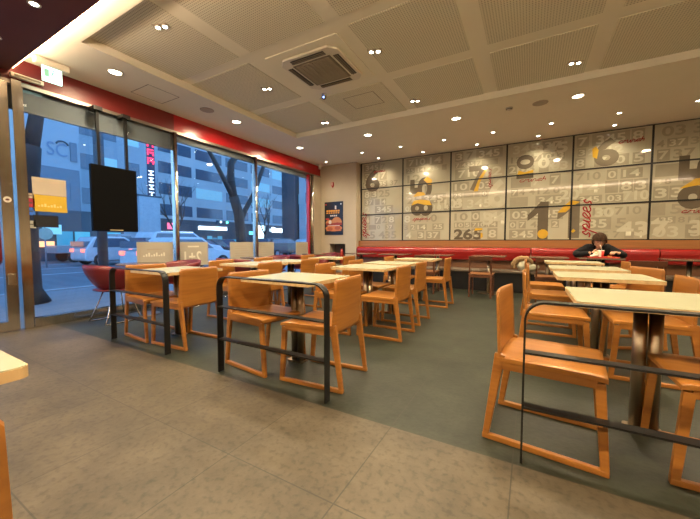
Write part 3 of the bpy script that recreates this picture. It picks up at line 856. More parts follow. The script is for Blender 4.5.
def make_spot():
    t = thing('spot_downlight', '', 'ceiling lamp')
    MB().lathe([(.030, 0), (.045, 0), (.046, -.004), (.032, -.006), (.029, -.002)], 20).build('trim_ring', M['white'], t)
    MB().lathe([(0, -.003), (.029, -.003), (.029, -.001), (0, -.001)], 20).build('lamp', M['lampcool'], t)
    return t
sp = make_spot(); first = True
def spotlight(loc, e, ang, color=(1, .85, .58)):
    L = bpy.data.lights.new('spot_beam', 'SPOT'); L.energy = e; L.spot_size = R(ang); L.spot_blend = .9; L.color = color; L.shadow_soft_size = .03
    o = bpy.data.objects.new('spot_beam', L); COL.objects.link(o); o.location = loc; return o
front = [-3.58, -2.61, -1.64, -.69, .28, 1.24, 2.18]
rear = [-3.45, -2.29, -1.08, .09, 1.30]
names_f = ['leftmost', 'second from the left', 'third from the left', 'middle', 'third from the right', 'second from the right', 'rightmost']
names_r = ['leftmost', 'second', 'middle', 'fourth', 'rightmost']
for k, x in enumerate(front):
    o = sp if first else copy_tree(sp); first = False
    o.location = (x, 6.95, CZ); tag(o, 'small bright spot in the ceiling row above the bench tables, %s' % names_f[k], 'ceiling lamp', 'small spots above the bench tables')
    spotlight((x, 6.95, CZ-.02), 70, 115)
for k, x in enumerate(rear):
    o = copy_tree(sp); o.location = (x, 7.62, CZ); tag(o, 'small bright spot in the ceiling row hugging the mural, %s' % names_r[k], 'ceiling lamp', 'small spots hugging the mural')
    spotlight((x, 7.62, CZ-.02), 50, 125)
o = copy_tree(sp); o.location = (-4.84, 7.28, CZ); tag(o, 'small bright spot in the ceiling above the burger poster', 'ceiling lamp', 'small spots hugging the mural')
spotlight((-4.84, 7.28, CZ-.02), 30, 95)

def make_twin():
    t = thing('twin_spot_fixture', '', 'ceiling lamp')
    MB().box(-.085, .085, -.042, .042, -.006, -.0005).build('frame', M['boardprint2'], t)
    for s in (-1, 1):
        h = MB().lathe([(.021, -.014), (.032, -.016), (.034, -.007), (.0, -.007)], 20, (s*.040, 0, 0)).build('lamp_head', M['white'], t)
        MB().lathe([(0, -.017), (.022, -.017), (.022, -.014), (0, -.014)], 16, (s*.040, 0, 0)).build('bulb', M['lampcool'], h)
    return t
tw = make_twin()
TW = [(-3.40, 2.04, 'recessed twin spot nearest the maroon ceiling at upper left'), (-3.41, 3.58, 'recessed twin spot left of the air conditioner'), (-3.41, 5.10, 'recessed spot in the far left corner of the perforated ceiling'),
      (-1.65, 3.52, 'very bright twin spot right of the air conditioner'), (-1.65, 5.03, 'bright spot on the perforated ceiling beyond the air conditioner'), (.43, 4.97, 'twin spot at the right far edge of the perforated ceiling')]
for k, (x, y, lb) in enumerate(TW):
    o = tw if k == 0 else copy_tree(tw)
    o.location = (x, y, cz2-.006); o.rotation_euler = (0, 0, R(20)); tag(o, lb, 'ceiling lamp', 'twin spots in the perforated ceiling')
    spotlight((x, y, cz2-.04), 200, 130)
for (x, y) in ((.43, 3.4), (.43, 2.0), (2.3, 4.97), (2.3, 3.4), (-1.65, 2.0), (3.6, 2.4)): spotlight((x, y, cz2-.04), 200, 130)
for x in (-3.9, -2.2, -.4, 1.4, 3.2):
    for y in (.1, -2.0):
        lampobj('downlight_glow', (x, y, 3.01), 60, .14, 160, WARM)
# spots in maroon ceiling visible
for k, (x, y, lb) in enumerate(((-3.65, 1.12, 'small spot in the maroon ceiling near the light strip'), (-4.55, 1.10, 'small spot in the maroon ceiling at the left edge of the photo'))):
    o = copy_tree(sp); o.location = (x, y, 3.03); tag(o, lb, 'ceiling lamp', 'small spots in the maroon ceiling')
    spotlight((x, y, 3.0), 18, 90)
# cove light: real strip throwing up
L = bpy.data.lights.new('cove_glow', 'AREA'); L.shape = 'RECTANGLE'; L.size = XR-GX-.3; L.size_y = .03; L.energy = 60; L.color = (1, .78, .55)
o = bpy.data.objects.new('cove_glow', L); COL.objects.link(o); o.location = ((XR+GX)/2, SY+.01, 3.10); o.rotation_euler = (R(180-40), 0, 0)

# air conditioner
a = thing('ceiling_air_conditioner', 'square white ceiling cassette air conditioner with brown grille', 'air conditioner', (-2.40, 3.54, cz2), R(1))
def rsq(h, c): return [(h, -h+c), (h, h-c), (h-c, h), (-h+c, h), (-h, h-c), (-h, -h+c), (-h+c, -h), (h-c, -h)]
MB().prism(rsq(.52, .02), 'z', -.010, -.0).build('ceiling_plate', M['ceiling'], a)
MB().prism(rsq(.41, .09), 'z', -.040, -.010).build('panel', M['white'], a, bevel=.008)
MB().box(-.27, .27, -.27, .27, -.047, -.0405).build('grille_backing', M['grille'], a)
b = MB()
for k in range(20): b.box(-.245, .245, -.245+k*.0255, -.233+k*.0255, -.054, -.047)
for k in range(9): b.box(-.245+k*.06, -.241+k*.06, -.245, .245, -.055, -.047)
b.build('grille_slats', mat('light brown slat', (.30, .25, .18), .6), a)
for k in range(4):
    h = MB().box(-.24, .24, .300, .372, -.044, -.0405).build('air_slot', M['benchblack'], a); h.rotation_euler = (0, 0, R(90*k))
    v = MB().box(-.24, .24, .318, .330, -.052, -.046).box(-.24, .24, .346, .354, -.05, -.0445).build('louvre', M['grille'], a); v.rotation_euler = (0, 0, R(90*k))
c = thing('ceiling_camera', 'small white camera with a blue light at the corner of the air conditioner', 'camera', (-2.80, 4.16, cz2))
MB().lathe([(0, 0), (.045, 0), (.045, -.02), (0, -.02)], 20).build('mount', M['white'], c)
MB().ball((0, 0, -.045), .036).build('dome', M['grille'], c)
MB().ball((.012, -.030, -.055), .012, seg=10).build('indicator', emis('blue indicator', (.15, .3, 1), 12), c)

for nm, x, y, lb in (('ceiling_speaker', -4.65, 3.50, 'round grey ceiling speaker between two downlights above the window'), ('ceiling_speaker', .08, 5.86, 'round grey ceiling speaker left of the right downlight before the mural')):
    t = thing(nm, lb, 'speaker', (x, y, CZ), 0, 'round ceiling speakers')
    MB().lathe([(0, -.004), (.095, -.004), (.10, 0), (0, 0)], 28).build('grille', M['grille'], t)
    MB().lathe([(.096, -.006), (.106, -.005), (.108, 0), (.096, 0)], 28).build('rim', M['boardprint2'], t)
t = thing('smoke_detector', 'small round smoke detector on the cream ceiling before the mural', 'detector', (-.35, 5.83, CZ))
MB().lathe([(0, -.035), (.03, -.035), (.05, -.015), (.052, 0), (0, 0)], 20).build('body', M['white'], t)
MB().lathe([(.03, -.028), (.048, -.024), (.048, -.020), (.03, -.020)], 20).build('vent_ring', M['grille'], t)

# exit sign
e = thing('exit_sign', 'glowing pale green exit sign box under the ceiling by the door', 'sign', (-5.02, 1.67, 3.2))
MB().box(-.045, .045, -.165, .165, -.085, -.002).build('housing', M['white'], e, bevel=.02)
MB().box(-.012, .012, -.09, .09, -.255, -.085).build('lit_panel', emis('lit exit panel', (.55, .95, .85), 2.6), e)
mk = MB()
mk.box(.0122, .014, -.075, -.03, -.205, -.115)
mk.ball((.013, .01, -.12), .010, (.1, 1, 1), 10)
mk.bar((.013, .008, -.132), (.013, -.004, -.165), .003, .014, (0, 1, 0)).bar((.013, -.004, -.165), (.013, .018, -.205), .003, .009, (0, 1, 0)).bar((.013, -.004, -.165), (.013, -.022, -.19), .003, .009, (0, 1, 0)).bar((.013, .006, -.138), (.013, .028, -.15), .003, .008, (0, 1, 0))
mk.build('running_figure', mat('exit sign green', (.22, .62, .50), .5), e)
t = thing('door_sensor', 'small pale bar on the red fascia beside the exit sign', 'sensor', (GX+.02, 1.50, 2.985))
MB().box(0, .05, -.13, .16, -.03, .02).build('body', M['white'], t, bevel=.008)
MB().box(.05, .054, -.10, .13, -.018, .006).build('lens', M['grille'], t)

# ------------------------------------------------------------ coat on the bench
def lumpy(bm, amt, sc, seed=0):
    from mathutils import noise
    for v in bm.verts:
        n = noise.noise(v.co*sc+Vector((seed, 0, 0)))
        v.co += v.normal*n*amt if v.normal.length else Vector((0, 0, 0))
t = thing('furry_coat', 'cream coat with tan fur trim lying on the red bench', 'coat', (-.12, 7.44, .463)); t.scale = (.86, .86, .9)
b = MB()
b.tube([(-.20, -.02, .05), (-.19, -.02, .15), (-.13, -.01, .24), (-.02, 0, .28), (.10, 0, .27), (.17, .01, .20), (.19, .01, .11)], [.05, .06, .065, .06, .06, .055, .045], 16)
bmesh.ops.subdivide_edges(b.bm, edges=b.bm.edges[:], cuts=2); b.bm.normal_update(); lumpy(b.bm, .028, 34)
b.build('fur_trim', mat('tan fur', (.36, .23, .105), .9, noise=((60, 60, 60), (.20, .11, .05), 4)), t, smooth=True)
b = MB().ball((.03, .0, .10), .12, (1.35, .85, .95), 24); b.ball((.22, .0, .07), .09, (1.3, 1, .9), 20)
b.bm.normal_update(); lumpy(b.bm, .03, 13, 3)
b.build('cream_body', mat('cream quilted cloth', (.52, .49, .36), .85, noise=((20, 20, 20), (.42, .39, .27), 3)), t, smooth=True)

# ------------------------------------------------------------ person
def skin_mesh(nodes, edges, sub=1, root=0):
    bm = bmesh.new(); L = bm.verts.layers.skin.verify(); vs = []
    for i, (co, r) in enumerate(nodes):
        v = bm.verts.new(co); v[L].radius = (r, r) if isinstance(r, (int, float)) else r; v[L].use_root = (i == root); vs.append(v)
    for a_, b_ in edges: bm.edges.new((vs[a_], vs[b_]))
    me = bpy.data.meshes.new('skin'); bm.to_mesh(me); bm.free()
    o = bpy.data.objects.new('skin', me); COL.objects.link(o)
    s = o.modifiers.new('s', 'SKIN'); s.use_smooth_shade = True
    u = o.modifiers.new('u', 'SUBSURF'); u.levels = sub; u.render_levels = sub
    bpy.context.view_layer.update()
    r = bpy.data.meshes.new_from_object(o.evaluated_get(bpy.context.evaluated_depsgraph_get()))
    bpy.data.objects.remove(o); return r
PX, PY = 1.07, 7.46
pr = thing('person', 'person in a black hooded jacket hunched over a tray, eating at the red bench', 'person', (PX, PY, 0))
m_skin = mat('skin', (.62, .36, .235), .5, noise=((9, 9, 9), (.56, .31, .20), 3))
m_jack = mat('black jacket cloth', (.006, .0055, .0065), .8, spec=.2, noise=((18, 18, 18), (.010, .009, .010), 3))
m_trou = mat('dark trousers cloth', (.018, .020, .028), .8)
m_hair = mat('dark brown hair', (.022, .011, .006), .8, spec=.15, noise=((60, 60, 8), (.06, .030, .015), 4))
core = [((0, -.02, .56), .13), ((0, -.05, .70), .12), ((0, -.13, .83), .135), ((0, -.20, .92), .12), ((0, -.27, .97), .062), ((0, -.32, 1.00), .055),
        ((-.16, -.19, .925), .07), ((-.34, -.24, .82), .052), ((-.24, -.40, .83), .040), ((-.12, -.45, .865), .028),
        ((.17, -.19, .925), .07), ((.36, -.26, .82), .052), ((.31, -.42, .83), .040), ((.24, -.47, .870), .028),
        ((-.10, -.06, .53), .10), ((-.13, -.42, .52), .072), ((-.13, -.44, .28), .058), ((-.13, -.42, .09), .042), ((-.13, -.52, .045), .035), ((-.13, -.58, .035), .028),
        ((.10, -.06, .53), .10), ((.13, -.42, .52), .072), ((.13, -.44, .28), .058), ((.13, -.42, .09), .042), ((.13, -.52, .045), .035), ((.13, -.58, .035), .028)]
ce = [(0, 1), (1, 2), (2, 3), (3, 4), (4, 5), (3, 6), (6, 7), (7, 8), (8, 9), (3, 10), (10, 11), (11, 12), (12, 13), (0, 14), (14, 15), (15, 16), (16, 17), (17, 18), (18, 19), (0, 20), (20, 21), (21, 22), (22, 23), (23, 24), (24, 25)]
body = MB(); body.bm.from_mesh(skin_mesh([(c, r*.9 if isinstance(r, float) else r) for c, r in core], ce, 1))
def hand(w, pd, up, side):
    """w wrist, pd palm direction, up back-of-hand normal, side thumb side vector"""
    w, pd, up, side = Vector(w), Vector(pd).normalized(), Vector(up).normalized(), Vector(side).normalized()
    nd = [(w, (.024, .020)), (w+pd*.035, (.034, .017)), (w+pd*.075, (.038, .016))]; ed = [(0, 1), (1, 2)]
    me = skin_mesh(nd, ed, 1); body.bm.from_mesh(me)
    for k, ln in enumerate((.070, .080, .074, .058)):
        b0 = w+pd*.07+side*(.028-.019*k)
        c1 = (pd*.9-up*.35).normalized(); c2 = (pd*.4-up*.9).normalized(); c3 = (-pd*.2-up).normalized()
        p1 = b0+c1*ln*.45; p2 = p1+c2*ln*.32; p3 = p2+c3*ln*.25
        body.bm.from_mesh(skin_mesh([(b0, .0092), (p1, .0088), (p2, .0082), (p3, .0070)], [(0, 1), (1, 2), (2, 3)], 1))
    b0 = w+pd*.025+side*.024
    p1 = b0+(pd*.5+side*.7-up*.35).normalized()*.040; p2 = p1+(pd*.7-up*.6+side*.1).normalized()*.032
    body.bm.from_mesh(skin_mesh([(b0, .011), (p1, .0105), (p2, .0085)], [(0, 1), (1, 2)], 1))
hand((-.12, -.45, .868), (.75, -.22, .12), (-.15, -.55, .8), (.1, .4, .85))
hand((.24, -.47, .872), (-.55, -.45, .05), (.2, -.3, .9), (-.6, .7, .2))
# head
hc = Vector((0, -.355, 1.065)); tilt = Matrix.Rotation(R(20), 4, 'X')
hb = bmesh.new(); bmesh.ops.create_uvsphere(hb, u_segments=28, v_segments=20, radius=1)
for v in hb.verts:
    x, y, z = v.co
    jaw = 1-.26*max(0, -z)**1.3
    X, Y, Z = x*.080*jaw, y*.098*(1-.10*max(0, -z)), z*.122
    if y < -.55:                                           # face side
        nose = math.exp(-((x/.17)**2+((z+.12)/.20)**2)); Y -= .026*nose
        for s in (-1, 1): Y += .010*math.exp(-(((x-s*.38)/.17)**2+((z-.10)/.13)**2))
        Y -= .007*math.exp(-((x/.26)**2+((z+.50)/.09)**2)); Y -= .008*math.exp(-((x/.28)**2+((z+.82)/.13)**2))
    v.co = hc+(tilt.to_3x3() @ Vector((X, Y, Z)))
for f in hb.faces: f.smooth = True
me = bpy.data.meshes.new('h'); hb.to_mesh(me); body.bm.from_mesh(me)
body.build('body', m_skin, pr, smooth=True)
def hp(x, y, z): return hc+(tilt.to_3x3() @ Vector((x, y, z)))
for s in (-1, 1):
    MB().ball(hp(s*.030, -.086, .012), .010, (1.2, .6, .7), 12).build('eye', mat('dark eye', (.03, .018, .012), .2), pr)
    MB().ball(hp(s*.082, .005, -.005), .020, (.45, .8, 1.4), 12).build('ear', m_skin, pr)
MB().ball(hp(0, -.088, -.062), .016, (1.3, .4, .4), 12).build('mouth', mat('lips', (.42, .15, .11), .5), pr)
# hair cap with fringe
hb = bmesh.new(); bmesh.ops.create_uvsphere(hb, u_segments=56, v_segments=36, radius=1)
from mathutils import noise as NZ
kill = []
for v in hb.verts:
    x, y, z = v.co
    lim = .10 if y < -.45 else (-.30 if y < .1 else -.75)
    strand = .035*NZ.noise(Vector((x*11, y*4, z*2)))
    v.co = Vector((x*.100, y*.116, z*.128+.016))*(1+strand)
    if z < lim+.10*NZ.noise(Vector((x*9, y*9, 0))): kill.append(v)
    v.co = hc+(tilt.to_3x3() @ v.co)
bmesh.ops.delete(hb, geom=kill, context='VERTS')
me = bpy.data.meshes.new('hair'); hb.to_mesh(me); me.materials.append(m_hair)
for f in me.polygons: f.use_smooth = True
ho = bpy.data.objects.new('hair', me); COL.objects.link(ho); ho.parent = pr
so = ho.modifiers.new('thick', 'SOLIDIFY'); so.thickness = .014; so.offset = 1
# clothes
jn = [(c, r*1.16+.006) for c, r in core[:4]]+[((0, -.25, .965), .082)]+[(c, r*1.18+.006) for c, r in core[6:9]]+[((-.135, -.443, .86), .040)]+[(c, r*1.18+.006) for c, r in core[10:13]]+[((.25, -.462, .865), .040)]
je = [(0, 1), (1, 2), (2, 3), (3, 4), (3, 5), (5, 6), (6, 7), (7, 8), (3, 9), (9, 10), (10, 11), (11, 12)]
b = MB(); b.bm.from_mesh(skin_mesh(jn, je, 2)); b.bm.normal_update(); lumpy(b.bm, .010, 16); b.build('jacket', m_jack, pr, smooth=True)
b = MB().tube([(math.sin(a)*.095, -.235+.075*math.cos(a), .975+.02*math.cos(a)) for a in [k*math.pi/8 for k in range(-7, 8)]], .034, 12)
b.build('hood', m_jack, pr, smooth=True)
tn = [((0, -.01, .565), .150)]+[(c, r*1.15) for c, r in core[14:18]]+[(c, r*1.15) for c, r in core[20:24]]
te = [(0, 1), (1, 2), (2, 3), (3, 4), (0, 5), (5, 6), (6, 7), (7, 8)]
b = MB(); b.bm.from_mesh(skin_mesh(tn, te, 2)); b.build('trousers', m_trou, pr, smooth=True)
for s in (-1, 1):
    b = MB().ball((s*.13, -.50, .045), .05, (.95, 2.3, .9), 18)
    for v in b.bm.verts: v.co.z = max(v.co.z, .004)
    b.build('shoe', mat('dark shoe', (.03, .028, .028), .5), pr)

# tray and food
TX, TY, TZ = 1.10, 6.90, .776
t = thing('serving_tray', 'red plastic serving tray on the dark bench table in front of the person', 'tray', (TX, TY, TZ))
MB().box(-.19, .19, -.13, .13, 0, .006).build('tray_base', mat('red tray plastic', (.50, .035, .02), .35), t)
b = MB()
for x0, x1, y0, y1 in ((-.20, .20, -.14, -.128), (-.20, .20, .128, .14), (-.20, -.188, -.128, .128), (.188, .20, -.128, .128)): b.box(x0, x1, y0, y1, .002, .022)
b.build('tray_rim', MATS['red tray plastic'], t, bevel=.003)
t = thing('paper_cup', 'red and white paper cup with a straw on the red tray', 'cup', (TX-.03, TY-.02, TZ+.0065))
MB().lathe([(0, 0), (.030, 0), (.041, .115), (0, .115)], 24).build('cup_body', mat('red printed paper', (.55, .03, .02), .5), t)
MB().prism([(-.006, 0), (-.034, 0), (-.043, .112), (-.006, .112)], 'y', -.044, -.028).build('white_print', M['boardprint'], t)
MB().lathe([(0, .115), (.044, .115), (.044, .123), (.038, .128), (0, .128)], 24).build('lid', M['white'], t)
MB().tube([(.006, 0, .12), (.0, 0, .17), (-.018, .01, .22)], .004, 8).build('straw', M['white'], t)
t = thing('wrapped_burger', 'burger in pale paper held in front of the mouth of the person', 'burger', (PX-.035, PY-.50, .835))
b = MB().ball((0, 0, .0), .060, (1.15, .9, .62), 20); b.bm.normal_update(); lumpy(b.bm, .012, 30)
b.build('paper_wrap', mat('cream wrapping paper', (.64, .56, .40), .7), t)
b = MB().ball((.0, .018, .018), .052, (1.05, .8, .75), 20); b.build('bun', mat('toasted bun', (.50, .25, .09), .5), t)
t = thing('paper_napkins', 'crumpled pale paper on the red tray left of the cup', 'paper', (TX-.12, TY-.02, TZ+.0065))
b = MB().ball((0, 0, .03), .055, (1.1, .9, .5), 18); b.bm.normal_update(); lumpy(b.bm, .02, 28); b.build('sheet', mat('white paper', (.66, .62, .5), .8), t)
for k in range(7):
    b = MB().bar((0, 0, 0), (.055, 0, 0), .009, .009)
    o = tag(b.build('french_fry', mat('golden fry', (.60, .36, .08), .55)), 'golden fry lying on the right side of the red tray', 'fries', 'fries on the tray')
    o.location = (TX+.06+.012*k, TY-.05+.02*((k*3) % 4), TZ+.013+.009*(k % 3)); o.rotation_euler = (0, 0, R(37*k))

# ------------------------------------------------------------ outside
GZ = -.16
asph = mat('wet blue grey asphalt', (.10, .105, .12), .55, noise=((.5, 3, 1), (.13, .135, .15), 5))
struct(MB().box(-110, -9.6, -60, 160, GZ-.2, GZ).build('ground_road', asph))
struct(MB().box(-9.6, GX-.06, -60, 160, GZ-.2, GZ+.08).build('ground_sidewalk', brick_mat('grey paving', (.17, .175, .19), (.20, .20, .21), (.10, .10, .11), 1.6)))
struct(MB().box(-9.8, -9.6, -60, 160, GZ-.1, GZ+.10).build('trim_kerb', mat('pale kerb stone', (.32, .33, .35), .7)))
for k, xx in enumerate((-12.4, -15.6, -18.9, -22.2)):
    o = MB()
    for q in range(-4, 22) if k != 1 else (0,):
        if k == 1: o.box(-.07, .07, -50, 120, GZ, GZ+.004)
        else: o.box(-.06, .06, q*5, q*5+2.6, GZ, GZ+.004)
    o = struct(o.build('trim_lane_marking', mat('lane paint', (.45, .47, .5), .6), None, (xx, 0, 0)))

bark = mat('dark bark', (.030, .026, .026), .9, noise=((6, 6, 1.5), (.05, .043, .04), 5), bump=.5)
def branch(b, p, d, ln, r, depth, rnd):
    pts = [p]; rs = [r]; n = 4
    for i in range(n):
        d = (d+Vector((rnd.uniform(-.16, .16), rnd.uniform(-.16, .16), rnd.uniform(-.03, .14)))).normalized()
        p = p+d*ln/n; pts.append(p); rs.append(r*(1-.42*(i+1)/n))
    b.tube(pts, rs, 8 if depth > 1 else 5)
    if depth <= 0: return
    for k in range(3 if depth < 3 else 2):
        q = pts[-1] if k < 2 else pts[2]
        dd = (d+Vector((rnd.uniform(-.8, .8), rnd.uniform(-.8, .8), rnd.uniform(-.1, .55)))).normalized()
        branch(b, q, dd, ln*.68, rs[-1]*.8, depth-1, rnd)
def tree(label, x, y, trunk, limbs, depth, seed, tip=1.3):
    rnd = random.Random(seed); t = thing('bare_tree', label, 'tree', (x, y, GZ), 0, 'bare street trees')
    b = MB(); b.tube([Vector(p) for p, r in trunk], [r for p, r in trunk], 14)
    b.build('trunk', bark, t)
    b = MB()
    for lm in limbs:
        b.tube([Vector(p) for p, r in lm], [r for p, r in lm], 10)
        if depth: 
            d = (Vector(lm[-1][0])-Vector(lm[-2][0])).normalized()
            for k in range(3): branch(b, Vector(lm[-1][0]), (d+Vector((rnd.uniform(-.4, .4), rnd.uniform(-.5, .5), rnd.uniform(0, .3)))).normalized(), tip, lm[-1][1]*.75, depth, rnd)
    b.build('branches', bark, t); return t
# near tree left of the display
tree('thick dark bare tree trunk forking behind the first window', -8.0, 2.16,
     [((0, .02, .08), .30), ((0, 0, .35), .20), ((0, .02, 1.2), .165), ((0, .04, 2.0), .165), ((0, .08, 2.65), .19), ((0, .10, 2.95), .19)],
     [[((0, .06, 2.75), .15), ((0, -.07, 3.25), .125), ((0, -.14, 3.8), .11), ((.1, -.3, 5.0), .08)], [((0, .12, 2.8), .13), ((0, .21, 3.3), .11), ((0, .29, 3.8), .10), ((-.1, .5, 5.2), .07)]], 2, 3)
tree('dark bare tree with spreading limbs behind the middle window bays', -9.0, 8.1,
     [((0, .02, .08), .26), ((0, 0, .45), .19), ((0, -.04, 1.2), .17), ((0, -.14, 2.2), .17), ((0, -.36, 2.8), .16)],
     [[((0, -.34, 2.7), .13), ((0, -.46, 3.4), .125), ((0, -.44, 3.9), .115), ((.05, -.10, 4.35), .10), ((0, .1, 5.6), .07)],
      [((0, -.36, 2.75), .10), ((0, -.80, 3.4), .075), ((0, -1.12, 3.88), .068), ((0, -1.36, 4.2), .06), ((0, -1.8, 5.2), .05)],
      [((0, -.06, 2.0), .10), ((0, .15, 2.35), .09), ((0, .58, 3.0), .08), ((0, 1.05, 4.0), .07), ((0, 1.33, 4.6), .06)]], 2, 5, 1.0)
for k, (x, y, s_, lb) in enumerate(((-24, 24.5, 11, 'small bare tree across the street left of the big tree'), (-22, 33, 12, 'slender bare tree across the street seen in the last window'), (-25, 15.6, 13, 'small bare tree across the street behind the chrome post'))):
    tree(lb, x, y, [((0, 0, 0), .13), ((0, 0, 1.0), .11), ((.05, .05, 2.0), .10)], [[((.05, .05, 1.9), .09), ((0, .6, 3.0), .06)], [((.05, .05, 1.9), .08), ((0, -.6, 3.1), .06)], [((.05, .05, 1.9), .08), ((.1, 0, 3.4), .06)]], 2, s_, 1.5)

def building(name, label, x, y0, y1, z1, wallm, depth=14):
    t = thing(name, label, 'building', (x, (y0+y1)/2, GZ), 0, None)
    h = (y1-y0)/2
    MB().box(-depth, 0, -h, h, 0, z1).build('walls', wallm, t)
    return t
w_white = mat('pale concrete facade', (.50, .53, .55), .8, noise=((.3, .3, .3), (.44, .47, .49), 4))
w_grey = mat('grey facade', (.22, .24, .27), .8, noise=((.3, .3, .3), (.19, .21, .24), 4))
w_dark = mat('dark facade', (.06, .07, .085), .7, noise=((.3, .3, .3), (.085, .095, .11), 4))
w_win = mat('dark office glass', (.085, .12, .17), .12, spec=.8)
w_lit = emis('dim lit office window', (.20, .42, .50), .6)
w_cream = brick_mat('pale panel facade', (.52, .56, .60), (.48, .52, .56), (.30, .34, .38), .5, .7, .5)
def windows(t, rows, ys, h, proto_w, lit=()):
    pr_ = {}
    for i, z in enumerate(rows):
        for j, (a_, b_) in enumerate(ys):
            m_ = w_lit if (i, j) in lit else w_win
            MB().box(-.03, .04, a_, b_, z, z+h).build('window', m_, t)
# big white office
t = building('office_building', 'big pale office block with rows of dark strip windows across the street', -50, 27.3, 66, 34, w_white)
c = (27.3+66)/2
ys = [(28.8, 31.0), (31.8, 34.3)]+[(35.1+6.2*k, 40.4+6.2*k) for k in range(4)]
windows(t, [5.4+3.27*k for k in range(8)], [(a_-c, b_-c) for a_, b_ in ys], 1.75, None, {(1, 2), (1, 4), (2, 4), (3, 5), (5, 3)})
sgn = [('shop_sign', -1, 36.2, 38.9+1, 2.5, 3.0, (.75, .9, 1), 2.6, 'glowing white shop sign low on the pale office block')]
# glass tower left of it
t = building('glass_tower', 'narrow blue glass stair tower at the left edge of the pale office block', -44, 21.0, 24.2, 36, mat('tower blue glass', (.10, .22, .34), .2, spec=.8))
b = MB()
for k in range(16): b.box(0, .08, -1.6, 1.6, 1.5+2.1*k, 1.62+2.1*k)
for y in (-1.6, -.5, .6, 1.5): b.box(0, .09, y, y+.1, 0, 36)
b.build('mullion_grid', w_dark, t)
for k in range(3): MB().box(.0, .05, -1.2, .4, 11+2.1*k, 12.9+2.1*k).build('lit_pane', emis('cyan lit pane', (.05, .45, .60), .8), t)
# vertical sign
t = thing('vertical_sign', 'tall projecting sign with three red and four white glowing characters', 'sign', (-42, 23.2, 9.6))
MB().box(-.1, .1, -.5, .5, -3.4, 4.6).build('sign_board', mat('dark blue sign board', (.03, .04, .09), .6), t)
rd = emis('red neon', (1, .03, .08), 4); wh = emis('white neon', (.8, .92, 1), 3)
for k in range(3):
    z = 3.75-k*1.05
    MB().box(.1, .16, -.38, .38, z+.25, z+.38).box(.1, .16, -.38, -.24, z-.38, z+.25).box(.1, .16, -.1, .38, z-.10, z+.05).box(.1, .16, .24, .38, z-.38, z).build('red_character', rd, t)
for k in range(4):
    z = .15-k*.88
    MB().box(.1, .16, -.3, .3, z+.16, z+.28).box(.1, .16, -.08, .08, z-.28, z+.16).box(.1, .16, -.3, .3, z-.30, z-.18).build('white_character', wh, t)
# building far left with the SC lettering
t = building('panel_clad_building', 'pale panelled building with faint SC lettering seen left of the hanging display', -30, -6, 11.4, 30, w_cream)
b = MB(); text_yz(b, 'SC', .04, 10.05-2.7, 7.75-GZ, 1.15, .95, 1, .0); b.build('lettering', mat('grey blue lettering', (.16, .22, .32), .5), t)
MB().tube([(.06, 10.35-2.7+.35*math.cos(R(a_)), 8.1-GZ+.30*math.sin(R(a_))) for a_ in range(10, 171, 16)], .05, 6).build('logo_arc', w_dark, t)
MB().box(0, .05, -8.6, 8.6, 3.4, 6.6).build('window_band', w_win, t)
for a_, b_, z0, z1 in ((8.1, 8.5, 11.0, 12.6), (8.1, 8.5, 7.2, 8.6), (8.0, 8.5, 4.2, 5.6)): MB().box(0, .08, a_, b_, z0, z1).build('window', w_win, t)
MB().box(0, .6, -8.6, 8.6, 3.1, 3.45).build('canopy', w_dark, t)
t = building('grey_street_building', 'grey blue building across the street behind the hanging display', -38, 13.5, 20.6, 34, w_cream, 12)
c = 17.05
windows(t, [5+3.3*k for k in range(8)], [(14.2-c, 15.6-c), (16.4-c, 17.6-c), (18.4-c, 19.8-c)], 1.5, None, {(1, 1), (2, 2)})
# right side buildings
t = building('narrow_glass_building', 'pale building with tall vertical strip windows seen in the third window bay', -46, 67.5, 78, 40, w_white)
for k in range(3): MB().box(0, .08, -4+2.6*k, -2.6+2.6*k, 6, 34).build('strip_window', w_win, t)
t = building('dark_street_building', 'dark tall building seen in the last window bay', -32.6, 40, 49, 40, w_dark, 2.6)
windows(t, [4+3.3*k for k in range(9)], [(-3.5, -1.0), (.4, 3.2)], 1.6, None, {(1, 0), (3, 1), (4, 0)})
t = building('pale_round_column_building', 'pale building edge beside the dark one in the last window bay', -30.6, 40.5, 49, 40, w_white, 1.5)
windows(t, [4+3.3*k for k in range(6)], [(-4.5, -3.0), (-2, 0)], 1.6, None, {(0, 0)})
t = building('distant_building', 'distant grey building closing the street at the right', -30, 82, 96, 24, w_grey, 24)
windows(t, [4+3.3*k for k in range(5)], [(-6, -4), (-2, 0)], 1.6, None)
# shop row in front of the office foot
t = building('shop_row', 'dark low row of shops with glowing signs under the pale office block', -46, 24.6, 67, 4.6, w_dark, 3.6)
c = (24.6+67)/2
def glow(y0, y1, z0, z1, rgb, s_, nm='lit_sign'):
    if nm == 'lit_shopfront':
        n_ = max(3, int((y1-y0)/.9)); w_ = (y1-y0)/n_; rq = random.Random(int(y0*10))
        for k_ in range(n_):
            f_ = rq.choice((.35, .6, 1.0, 1.5))
            MB().box(.02, .1, y0-c+k_*w_+.06, y0-c+(k_+1)*w_-.06, z0, z0+(z1-z0)*rq.choice((.7, .85, 1))).build(nm, emis('shop pane %.2f %.2f' % (rgb[1], f_), rgb, s_*f_), t)
        return
    MB().box(.02, .16, y0-c, y1-c, z0, z1).build(nm, emis('%s %.2f %.2f %.2f' % (nm, *rgb), rgb, s_), t)
glow(32.5, 37.9, 3.2, 3.75, (.75, .92, 1), 4.5); glow(27.5, 29.0, 3.1, 4.0, (1, .15, .25), 1.6)
glow(26.2, 31.5, 2.55, 2.75, (.8, .92, 1), 2.4, 'light_tube'); glow(33, 40, .4, 2.2, (.10, .35, .42), .5, 'lit_shopfront')
glow(44.5, 47.2, .8, 4.4, (.72, .97, 1), 4.2); glow(43, 44.2, 2.6, 3.2, (.2, .8, .95), 1.6)
